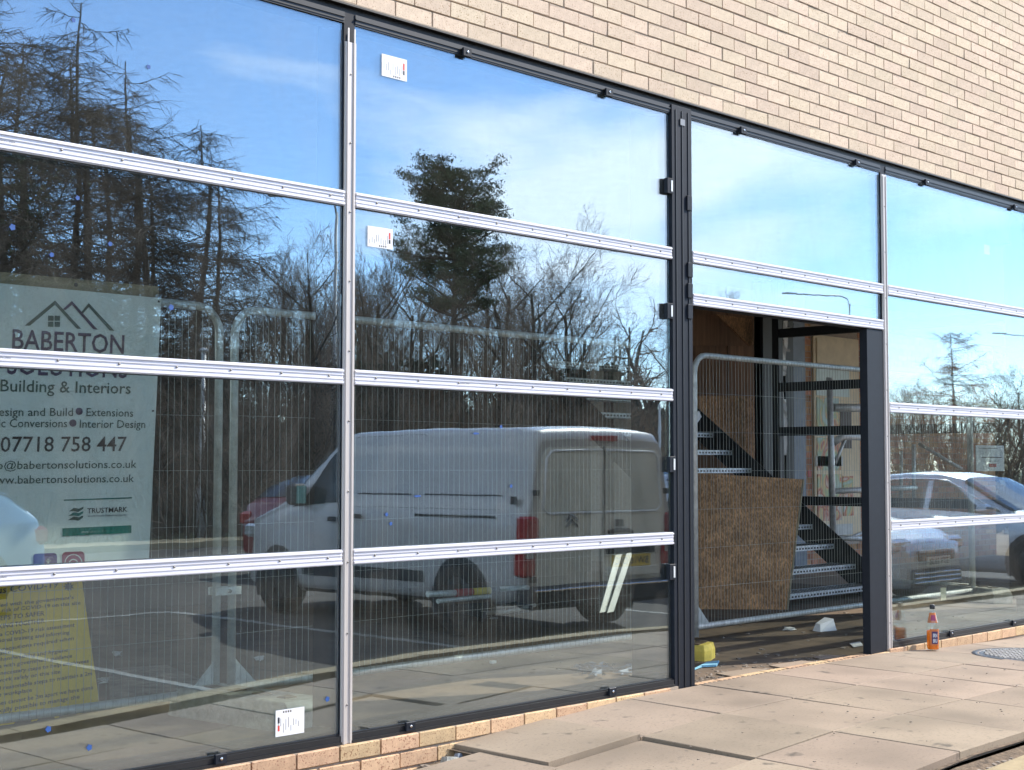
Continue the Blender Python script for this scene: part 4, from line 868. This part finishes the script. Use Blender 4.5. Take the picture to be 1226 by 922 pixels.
for side in (1, -1):      # flank detail: door shut lines, slide rail, handles, rub strips
    def flank(name, s0, s1, v0, v1, m, off=.006, n=8):
        q = MB()
        for i in range(n):
            a, b = s0+(s1-s0)*i/n, s0+(s1-s0)*(i+1)/n; P = [vp(a, v0, side, off), vp(b, v0, side, off), vp(b, v1, side, off), vp(a, v1, side, off)]; q.quad(*(P if side < 0 else P[::-1]))
        return q.build(name, m, vb)
    flank('shut_line', 2.10, 2.112, .12, .82, 'ink', .003, 1); flank('shut_line', 3.18, 3.192, .12, .82, 'ink', .003, 1); flank('shut_line', 2.1, 3.19, .822, .826, 'ink', .003)
    flank('slide_rail', 3.20, 4.35, .475, .485, 'van trim', .008); flank('rub_strip', 1.35, 3.4, .17, .235, 'van trim', .010); flank('sill', 1.3, 3.5, .0, .05, 'van trim', .006)
    flank('swage_line', 2.2, 4.5, .542, .547, 'ink', .002); flank('front_bumper', .0, .45, .0, .28, 'van trim', .008); flank('rear_corner', 4.45, 4.73, .0, .16, 'van trim', .01)
    flank('door_handle', 1.80, 2.0, .455, .475, 'van trim', .03, 2); flank('door_handle', 2.2, 2.4, .455, .475, 'van trim', .03, 2); flank('panel_press', 2.25, 3.1, .60, .605, 'ink', .002); flank('panel_press', 3.3, 4.4, .60, .605, 'ink', .002)
    MB().box(xr+.12, xr+.20, side*.952-.004, side*.952+.004, 1.20, 1.27, bev=.001).build('flank_latch', 'van trim', vb)
    hl = MB().box(4.75/2-.22, 4.75/2-.02, side*.68-.13, side*.68+.13, .78, .93, bev=.03).build('headlight', 'lamp clear', vt)
CARTOP = [(0, .58), (.05, .72), (.30, .84), (1.0, .97), (1.15, 1.02), (1.85, 1.40), (2.2, 1.465), (2.7, 1.48), (3.4, 1.43), (3.85, 1.28), (4.15, 1.05), (4.28, .80)]
CARHW = [(0, .58), (.08, .72), (.3, .84), (.8, .89), (3.5, .90), (4.1, .84), (4.28, .70)]
def car(label, loc, ang, paint, k=1.0, top=CARTOP, L_=4.28):
    t, b, p = vehicle('parked_car', label, 'car', loc, ang, paint, L_, 1.8, top, [(0, .66), (1.1, .90), (4.2, .98)], CARHW, [(0, .22), (.5, .18), (3.8, .2), (4.28, .34)], 1.48, (.82, 3.42),
        [[(1.38, .585), (2.30, .585), (2.30, .79), (2.0, .79)], [(2.38, .585), (3.2, .585), (3.2, .79), (2.38, .79)]], screen=(1.12, 1.86, .82), rear_screen=(3.42, 4.05, .84), tumble=.76)
    for side in (1, -1):
        MB().box(L_/2-.36, L_/2-.06, side*.62-.17, side*.62+.17, .60, .76, bev=.04).build('headlight', 'lamp clear', t)
        MB().box(-L_/2+.02, -L_/2+.28, side*.70-.11, side*.70+.11, .72, .92, bev=.04).build('tail_lamp', 'lamp red', t)
        MB().box(L_/2-1.52, L_/2-1.38, side*.98-.09, side*.98+.09, .94, 1.07, bev=.04).build('door_mirror', paint, t)
        MB().tube([p(1.30+i*.2, .80 if i > 3 else .70+.025*i, side, .012) for i in range(11)], .012, 5).build('window_trim', 'chrome', b)
        q = MB(); [q.quad(*[p(s_, v_, side, .012) for s_, v_ in ((2.0+dx, .485), (2.2+dx, .485), (2.2+dx, .50), (2.0+dx, .50))]) for dx in (0, .95)]; q.build('door_handle', 'chrome', b)
    MB().box(L_/2-.02, L_/2+.035, -.40, .40, .50, .62, bev=.02).build('grille', 'ink', t)
    for z in (.26, .31, .36): MB().box(L_/2-.02, L_/2+.04, -.52, .52, z, z+.018, bev=.004).build('lower_slat', 'chrome', t)
    MB().box(L_/2-.03, L_/2+.03, -.56, .56, .22, .42, bev=.02).build('lower_grille', 'van trim', t)
    return t
cB = car('silver car mirrored beside the wide dark post, nose and pale plate toward the glass', (15.30, -5.35, -.40), R(90), 'silver paint')
npl = MB().box(4.28/2+.036, 4.28/2+.048, -.26, .26, .44, .55, bev=.003).build('number_plate', 'plate white', cB); lettering('SL65 FTE', 'ink', (4.28/2+.0495, .22, .465), (0, -1, 0), (0, 0, 1), .44, .065, npl, .02)
for ob in (npl,):
    for ch in ob.children: pass
cA = car('grey estate car mirrored at the right edge, its side windows behind the silver car', (18.9, -4.6, -.40), R(90), 'grey paint')
cR = car('dark red car mirrored behind the nose of the white van', V(288, yv=10.6)+Vector((3.55, -1.2, 0)), R(0), 'red paint')
cU = car('pale blue car mirrored low at the left edge, over the contractor board', V(60, yv=9.9)+Vector((-2.25, -.6, 0)), R(180), 'blue paint')
cE = car('grey car parked beyond the van, seen only through its cab', (24.5, -12.6, -.40), R(5), 'silver paint')
# ---- lamp posts
def lamp(label, pos, h, arm=1.6, d=(-1, 0), r=.07, heads=1):
    t = empty('street_lamp', label, 'street lamp', pos, 'street lamps mirrored in the glass')
    MB().tube([(0, 0, 0), (0, 0, 1.1), (0, 0, 1.12), (0, 0, h*.96)], [r*1.5, r*1.5, r, r*.6], 10).build('pole', 'pole paint', t)
    D = Vector((*d, 0)).normalized()
    if arm > 0:
        MB().tube([Vector((0, 0, h*.95)), D*arm*.05+Vector((0, 0, h-.10)), D*arm*.2+Vector((0, 0, h)), D*arm+Vector((0, 0, h+.08))], r*.55, 8).build('arm', 'pole paint', t)
        a = D*arm+Vector((0, 0, h+.08)); b = a+D*.75+Vector((0, 0, .03)); w = Vector((-D.y, D.x, 0))*.13; u = Vector((0, 0, .09))
        MB().hexa([a-w*.5, b-w, b+w, a+w*.5, a-w*.4+u, b-w*.7+u*.6, b+w*.7+u*.6, a+w*.4+u]).build('lamp_head', 'pole paint', t)
    return t
p = V(397, yv=30); lamp('tall street lamp mirrored beside the mullion left of the van bay', p, height(242, 397, 30), 1.35, (-.694, -.72))
p = V(1026, yv=33); lamp('street lamp mirrored small above the doorway, arm to the left', p, height(357, 1026, 33), 2.6, (-.694, -.72), .06)
p = V(1240, yv=30); lamp('street lamp mirrored at the far right edge, only its head in view', p, height(402, 1240, 30), 1.4, (-.694, -.72), .06)
p = V(240, yv=22); lamp('thin pale lamp post mirrored between the contractor board and the fence posts', p, height(416, 240, 22), 0, r=.075)
lt = MB().lathe([(.0, .0), (.09, .02), (.10, .06), (.04, .10), (.001, .11)], 12).build('post_lantern', 'pole paint', bpy.data.objects['street_lamp.003'], (0, 0, height(416, 240, 22)*.96))
p = V(790, yv=20); lamp('short pale pole mirrored just left of the dark post beside the van roof', p, height(482, 790, 20), 0, r=.05)

# ---- trees: tapered trunks, limbs and fine winter twigs
class Tree:
    def __init__(s, seed): s.r = random.Random(seed); s.seg = [[], [], []]; s.leaf = []
    def perp(s, d): a = s.r.uniform(0, 6.283); u = d.orthogonal().normalized(); return u*math.cos(a)+d.cross(u)*math.sin(a)
    def limb(s, p, d, L_, r0, r1, lvl, n, wob, up):
        P = [(p.copy(), r0)]; d = d.normalized()
        for i in range(n):
            d = (d+s.perp(d)*wob*s.r.uniform(.3, 1)+Vector((0, 0, up))).normalized(); p = p+d*(L_/n); P.append((p.copy(), r0+(r1-r0)*(i+1)/n))
        s.seg[min(lvl, 2)].append(P); return P
    def grow(s, p, d, L_, r, lvl, mx, wob, up, nch, spread, ratio=.62, start=.25):
        n = max(3, int(6-lvl)) if lvl < 3 else 3
        P = s.limb(p, d, L_, r, max(r*.32, .004), lvl, n if lvl else 8, wob, up)
        if lvl >= mx: return
        k = nch[lvl]
        for i in range(k):
            f = start+(1-start)*(i+s.r.random())/k; x = f*(len(P)-1); j = min(int(x), len(P)-2); t = x-j; q = P[j][0].lerp(P[j+1][0], t); rr = P[j][1]*(1-t)+P[j+1][1]*t
            dd = (P[j+1][0]-P[j][0]).normalized(); a = s.r.uniform(*spread); nd = dd*math.cos(a)+s.perp(dd)*math.sin(a)
            s.grow(q, nd, L_*ratio*(1.15-.55*f)*s.r.uniform(.7, 1.2), max(.0045, rr*.55), lvl+1, mx, wob, up, nch, spread, ratio, .15)
    def mesh(s, segs, sides):
        v = []; f = []
        for P in segs:
            n = len(v); k = len(P); sd = sides
            u = None
            for i, (p, r) in enumerate(P):
                d = (P[min(i+1, k-1)][0]-P[max(i-1, 0)][0]).normalized(); u = d.orthogonal().normalized() if u is None else (u-d*u.dot(d)).normalized(); w = d.cross(u)
                for j in range(sd): a = 6.2832*j/sd; q = p+(u*math.cos(a)+w*math.sin(a))*r; v.append((q.x, q.y, q.z))
            for i in range(k-1):
                for j in range(sd): f.append((n+i*sd+j, n+i*sd+(j+1) % sd, n+(i+1)*sd+(j+1) % sd, n+(i+1)*sd+j))
        return v, f
    def build(s, mats=('bark', 'twig', 'needle')):
        out = []
        for k, (segs, sd, nm) in enumerate(((s.seg[0]+s.seg[1], 6, 'trunk'), (s.seg[2], 3, 'crown'))):
            v, f = s.mesh(segs, sd); me = bpy.data.meshes.new(nm); me.from_pydata(v, [], f); me.materials.append(M[mats[min(k, 1)]])
            if nm == 'crown' and s.leaf:
                me.materials.append(M[mats[2]]); v = list(v); n0 = len(f); f = list(f)
                for c, r in s.leaf:
                    for q in range(1):
                        a = Vector([s.r.gauss(0, 1) for _ in range(3)]).normalized(); b = a.orthogonal().normalized(); n = len(v)
                        for P in (c+a*r, c-a*r*.5+b*r*.35, c-a*r*.5-b*r*.35): v.append((P.x, P.y, P.z))
                        f.append((n, n+1, n+2))
                me = bpy.data.meshes.new(nm); me.from_pydata(v, [], f); me.materials.append(M[mats[1]]); me.materials.append(M[mats[2]])
                me.polygons.foreach_set('material_index', [0]*n0+[1]*(len(f)-n0))
            me.update(); out.append(me)
        return out
def deciduous(seed, H, spread=(.4, .95), wob=.22, fork=.28, r=.16, nch=(9, 7, 6, 5), up=.05, mx=4):
    t = Tree(seed); t.grow(Vector((0, 0, 0)), Vector((t.r.uniform(-.05, .05), t.r.uniform(-.05, .05), 1)), H*.72, r, 0, mx, wob*.35, up, nch, spread, .60, fork); return t
def twisted(seed, H):
    t = Tree(seed)
    for k in range(4):
        a = k*1.6+.3; t.grow(Vector((0, 0, H*.15 if k else 0)), Vector((math.cos(a)*.5, math.sin(a)*.5, 1)), H*.85, .19, 0 if k == 0 else 1, 4, .62, .10, (7, 6, 5, 4), (.5, 1.2), .5, .25)
    return t
def larch(seed, H, spread=.30, droop=-.06, gap=0, top=.0, leaf=0):
    t = Tree(seed); tr = t.limb(Vector((0, 0, 0)), Vector((0, 0, 1)), H, .17, .015, 0, 10, .07, .03); t_ = t
    n = int(H*10)
    for i in range(n):
        f = .10+.89*t.r.random()
        if t.r.random() < gap: continue
        x = f*10; j = min(int(x), 9); q = tr[j][0].lerp(tr[j+1][0], x-j); L_ = H*spread*(1.12-f)**.8*t.r.choice((.35, .7, .9, 1.25))*t.r.uniform(.8, 1.15); a = t.r.uniform(0, 6.283)
        d = Vector((math.cos(a), math.sin(a), t.r.uniform(-.35, .55)-.3*(1-f))); P = t.limb(q, d, L_, .035*(1.1-f)+.008, .006, 1, 7, .26, droop*t.r.uniform(-.3, .9)+.03)
        m = int(L_*6.5)+3
        for k in range(m):
            g = .15+.85*(k+t.r.random())/m; y = g*7; jj = min(int(y), 6); q2 = P[jj][0].lerp(P[jj+1][0], y-jj); dd = (P[jj+1][0]-P[jj][0]).normalized(); s_ = t.perp(dd); s_.z = -abs(s_.z)*.6+.1
            P2 = t.limb(q2, dd*.7+s_, L_*.33*t.r.uniform(.5, 1.1)*(1.15-g*.6), .009, .0045, 2, 3, .22, droop)
            for _ in range(3):
                q3 = P2[t.r.randint(1, 3)][0]; t.limb(q3, (P2[2][0]-P2[1][0]).normalized()+t.perp(dd)*.8+Vector((0, 0, -.2)), t.r.uniform(.15, .45), .006, .004, 2, 2, .2, droop)
                if leaf:
                    for _ in range(leaf): t.leaf.append((q3+Vector([t.r.gauss(0, .16) for _ in range(3)]), t.r.uniform(.05, .11)))
    return t
def pine(seed, H):
    t = Tree(seed); tr = t.limb(Vector((0, 0, 0)), Vector((0, 0, 1)), H*.93, .24, .05, 0, 10, .05, .01)
    for i in range(48):
        f = (.60, .66, .70, .74, .78, .82, .86, .90, .94, .985)[i % 10]+t.r.uniform(-.02, .02); x = f*10; j = min(int(x), 9); q = tr[j][0].lerp(tr[j+1][0], x-j); a = t.r.uniform(0, 6.283)
        L_ = H*.25*math.sin(max(.15, min(1, (1.10-f)/.50))*2.2)**.7*t.r.uniform(.6, 1.15)
        P = t.limb(q, Vector((math.cos(a), math.sin(a), .15+.5*(f-.5))), L_, .055, .015, 1, 6, .22, .04)
        for k in range(11):
            y = (1.2+4.8*t.r.random()); jj = min(int(y), 5); q2 = P[jj][0].lerp(P[jj+1][0], y-jj); P2 = t.limb(q2, t.perp(Vector((0, 0, 1)))+Vector((0, 0, .4)), L_*.30*t.r.uniform(.5, 1.2), .014, .007, 2, 3, .25, .08)
            for e in (P2[2][0], P2[3][0]):
                for _ in range(46): t.leaf.append((e+Vector((t.r.gauss(0, .19), t.r.gauss(0, .19), abs(t.r.gauss(0, .09)))), t.r.uniform(.04, .085)))
    return t
def thicket(seed, H, W_=2.2, n=16, mx=3):
    t = Tree(seed)
    for k in range(n):
        a = t.r.uniform(0, 6.283); r = t.r.uniform(0, W_*.5); t.grow(Vector((r*math.cos(a), r*math.sin(a), 0)), Vector((t.r.gauss(0, .28), t.r.gauss(0, .28), 1)), H*t.r.uniform(.55, 1), t.r.uniform(.02, .045), 1 if k else 0, mx, .20, .05, (9, 8, 7, 5), (.35, .9), .42, .15)
    return t
PR = {}
PH = {}
def proto(key, maker, *mats):
    PR[key] = maker.build(*mats); PH[key] = max(p.z for L in maker.seg for P in L for p, r in P)
def plant(key, H0, px, top, yv, label, name='bare_tree', rot=0, group='trees mirrored in the glass', cat='tree', wide=1.0, g=-.46):
    b = V(px, yv=yv, g=g); H = height(top, px, yv, g); k = H/PH[key]
    t = empty(name, label, cat, b, group, rot)
    for me, nm in zip(PR[key], ('trunk', 'crown')):
        o = bpy.data.objects.new(nm, me); COL.objects.link(o); o.parent = t; o.scale = (k*wide, k*wide, k)
        if nm == 'crown': o['kind'] = 'stuff'
    return t
proto('d1', deciduous(1, 10)); proto('d2', deciduous(2, 10, (.35, .8), .18, .2)); proto('d3', deciduous(7, 10, (.5, 1.1), .32, .22, .14)); proto('tw', twisted(5, 8))
proto('l1', larch(11, 14, .26), ('bark', 'larch twig', 'needle')); proto('l2', larch(12, 14, .34, -.09, .15), ('bark', 'larch twig', 'needle')); proto('l3', larch(13, 14, .24, -.05, 0, leaf=1), ('bark', 'larch twig', 'needle')); proto('lr', larch(14, 10, .36, -.05), ('bark', 'russet twig', 'needle'))
proto('pn', pine(21, 12)); proto('th', thicket(31, 4)); proto('th2', thicket(32, 4, 3, 20)); proto('rt', thicket(33, 4, 4, 18), ('bark', 'russet twig', 'needle'))
for a in (('l1', 13.9, 0, -120, 24, 'tall bare larch mirrored at the far left edge', 'larch_tree', .3), ('l3', 13.9, 28, 150, 23.5, 'low dark conifer mirrored at the left, under the taller one', 'conifer_tree', 2.1),
          ('l1', 13.9, 102, -12, 26, 'tall bare larch mirrored in the top left pane, highest of its group', 'larch_tree', 1.2), ('l1', 13.9, 72, 62, 28, 'bare larch mirrored just left of the tallest one', 'larch_tree', 4.0),
          ('l2', 13.9, 186, 128, 25, 'larch with long drooping limbs mirrored left of the mullion', 'larch_tree', .5), ('l2', 13.9, 217, 138, 29, 'thin larch with a needle tip, mirrored right of the drooping one', 'larch_tree', 3.1),
          ('l1', 13.9, 145, 60, 33, 'slim larch mirrored between the tallest and the drooping one', 'larch_tree', 2.2)):
    plant(a[0], a[1], a[2], a[3], a[4], a[5], a[6], a[7], wide=1.35)
plant('pn', 11.6, 548, 190, 27, 'dark pine with a dense round crown mirrored in the van bay', 'pine_tree', .4, wide=.76)
for a in (('d1', 9.6, 375, 268, 30, 'bare tree mirrored left of the mullion below the street lamp', .2), ('d2', 9.6, 318, 285, 33, 'bare tree mirrored behind the larches, left of the lamp', 1.0), ('d2', 9.6, 455, 250, 31, 'bare upright tree mirrored left of the pine', 2.5),
          ('d3', 9.2, 648, 240, 28, 'wide spreading bare tree mirrored right of the pine', 0), ('d1', 9.6, 600, 268, 33, 'bare tree mirrored behind the pine, to its right', 3.0), ('d3', 9.2, 505, 280, 35, 'bare tree mirrored behind the pine, to its left', 4.0),
          ('d1', 9.6, 690, 300, 33, 'bare tree mirrored at the right of the spreading one', 5.0), ('d2', 9.6, 428, 300, 36, 'faint bare tree mirrored close to the mullion', .8), ('d3', 9.2, 250, 250, 34, 'bare tree mirrored above the contractor board corner', 1.7)):
    plant(a[0], a[1], a[2], a[3], a[4], a[5], 'bare_tree', a[6])
plant('tw', 6.6, 757, 332, 27, 'curly limbed willow mirrored left of the dark post', 'willow_tree', .6, wide=.8); plant('tw', 6.6, 796, 334, 30, 'second curly willow mirrored against the dark post', 'willow_tree', 2.9, wide=.8)
plant('lr', 9.9, 1146, 396, 38, 'russet larch with a leaning tip mirrored above the parked cars', 'larch_tree', .4, wide=1.25)
for k, (px, top, yv, key) in enumerate(((848, 346, 42, 'd1'), (884, 344, 46, 'd2'), (912, 352, 50, 'd3'), (1080, 448, 40, 'd2'), (1200, 428, 38, 'd3'), (1228, 432, 34, 'd1'), (1100, 455, 36, 'd1'))):
    plant(key, 9.6, px, top, yv, ['treetop mirrored over the doorway, leftmost', 'treetop mirrored over the doorway, tallest of the low ones', 'treetop mirrored over the doorway, right of the others', 'faint bare tree mirrored left of the russet larch', 'bare tree mirrored right of the russet larch', 'bare tree mirrored at the right edge', 'small bare tree mirrored at the foot of the russet larch'][k], 'bare_tree', k*1.1)
rk = random.Random(41)
for k in range(26):
    px = 285+k*17.5
    if px > 690 or k % 5 in (1, 3): continue
    plant(rk.choice(('d1', 'd2', 'd3', 'd2')), 9.6, px+rk.uniform(-8, 8), rk.uniform(285, 345) if px < 700 else rk.uniform(345, 385), rk.uniform(31, 42), 'bare grey brown tree of the dense belt behind the nearer mirrored trees', 'bare_tree', rk.uniform(0, 6.2), 'bare trees of the dense belt')
for k, (px, tp) in enumerate(((38, 40), (125, 110), (163, 175), (245, 205), (10, 60))):
    plant(rk.choice(('l1', 'l2')), 13.9, px, tp, rk.uniform(29, 36), ['larch mirrored at the left, behind the two left tape scraps', 'lower larch mirrored just right of the tallest one', 'larch mirrored behind the drooping one, to its left', 'low larch mirrored between the drooping one and the street lamp', 'larch mirrored in the top left corner behind the others'][k], 'larch_tree', k*1.3, wide=1.3)
plant('rt', 4, 1120, 462, 30, 'russet shrub mirrored under the larch', 'shrub', .2, cat='shrub', group='shrubs mirrored in the glass', wide=1.5); plant('rt', 4, 1168, 458, 30, 'russet shrub mirrored right of the larch stem', 'shrub', 1.9, cat='shrub', group='shrubs mirrored in the glass', wide=1.5)
rr = random.Random(77); k = 0
px = -60
while px < 1240:
    yv = rr.uniform(20.5, 27); tp = (rr.uniform(372, 425) if px < 720 else rr.uniform(455, 480)); key = rr.choice(('th', 'th2', 'rt' if px > 150 else 'th'))
    plant(key, 4, px, tp, yv, 'bare thicket of thin stems in the shrub belt beyond the car park', 'thicket', rr.uniform(0, 6.2), 'thickets of the shrub belt', 'shrub', rr.uniform(.7, 1.1)); px += rr.uniform(22, 40); k += 1
# evergreen hedge behind: loose leaves round a twiggy core
def hedge(x0, x1, y0, y1, H, n, name, label, seed):
    r = random.Random(seed); v = []; f = []
    for k in range(n):
        x = r.uniform(x0, x1); u = abs(r.gauss(0, .5)) % 1; y = y0+(y1-y0)*u; h = H*(.75+.25*math.sin(x*.7)+.12*math.sin(x*2.3+1)); z = -.45+h*r.random()**.8; s_ = r.uniform(.10, .26)
        a = Vector((r.gauss(0, 1), r.gauss(0, 1), r.gauss(0, 1))).normalized(); b = a.orthogonal().normalized(); n0 = len(v); c = Vector((x, y, z))
        for P in (c+a*s_, c+b*s_*.6, c-a*s_, c-b*s_*.6): v.append((P.x, P.y, P.z))
        f.append((n0, n0+1, n0+2, n0+3))
    me = bpy.data.meshes.new(name); me.from_pydata(v, [], f); me.materials.append(M['hedge leaf']); o = bpy.data.objects.new(name, me); COL.objects.link(o); tag(o, label, kind='stuff')
hedge(17.5, 44, 9.5, 7.5, 6.5, 38000, 'rear_hedge', 'dark hedge beyond the yard at the open end', 9)
hedge(-20, 48, -27, -31, 4.6, 75000, 'hedge', 'dark evergreen hedge along the far side of the car park', 5)
hedge(-30, 20, -36, -44, 8.0, 40000, 'woodland', 'dark wood behind the larches', 6)
# ---------------------------------------------------------------- the orange drink bottle on the pavement
q = at(1117, 779, z=zp(8.95)); BX, BYY = q.x, q.y
bt = empty('drink_bottle', 'glass bottle of orange drink with screw cap standing on the pavement by the sill', 'bottle', (BX, BYY, zp(BX)+.002))
MB().lathe([(.001, .002), (.036, .002), (.040, .010), (.041, .11), (.040, .155), (.034, .19), (.022, .235), (.0145, .262), (.0145, .275)], 28).build('glass_body', 'bottle glass', bt)
MB().lathe([(.001, .007), (.035, .007), (.0375, .012), (.0385, .105), (.0385, .128), (.001, .128)], 28).build('drink', 'orange drink', bt)
MB().lathe([(.0165, .268), (.0170, .272), (.0170, .292), (.015, .296), (.001, .296)], 20).build('cap', 'black steel', bt)
def wraplabel(name, m, r0, z0, z1, a0, a1, par, n=8, r1=None):
    q = MB()
    for i in range(n):
        a, b = a0+(a1-a0)*i/n, a0+(a1-a0)*(i+1)/n; R1 = r1 or r0; q.quad((r0*math.cos(a), r0*math.sin(a), z0), (r0*math.cos(b), r0*math.sin(b), z0), (R1*math.cos(b), R1*math.sin(b), z1), (R1*math.cos(a), R1*math.sin(a), z1))
    return q.build(name, m, par)
ca = math.atan2(-CD-BYY, -BX)
lbl = wraplabel('front_label', 'ink purple', .0425, .045, .125, ca-.15, ca+.85, bt); wraplabel('label_border', 'orange cloth', .0421, .035, .140, ca-.45, ca+1.15, bt)
wraplabel('neck_label', 'magenta icon', .0335, .195, .230, ca-.35, ca+.7, bt, r1=.0245); wraplabel('neck_band', 'orange cloth', .0350, .180, .245, ca-1.2, ca+1.2, bt, r1=.0200)
def bl(s, z, h, w, a, rr_):
    n = Vector((math.cos(a), math.sin(a), 0)); u = Vector((-math.sin(a), math.cos(a), 0))
    lettering(s, 'white print', n*rr_-u*w/2+Vector((0, 0, z)), u, (0, 0, 1), w, h, lbl, .02)
bl('IRN', .088, .024, .028, ca+.35, .0445); bl('BRU', .054, .024, .028, ca+.35, .0445)
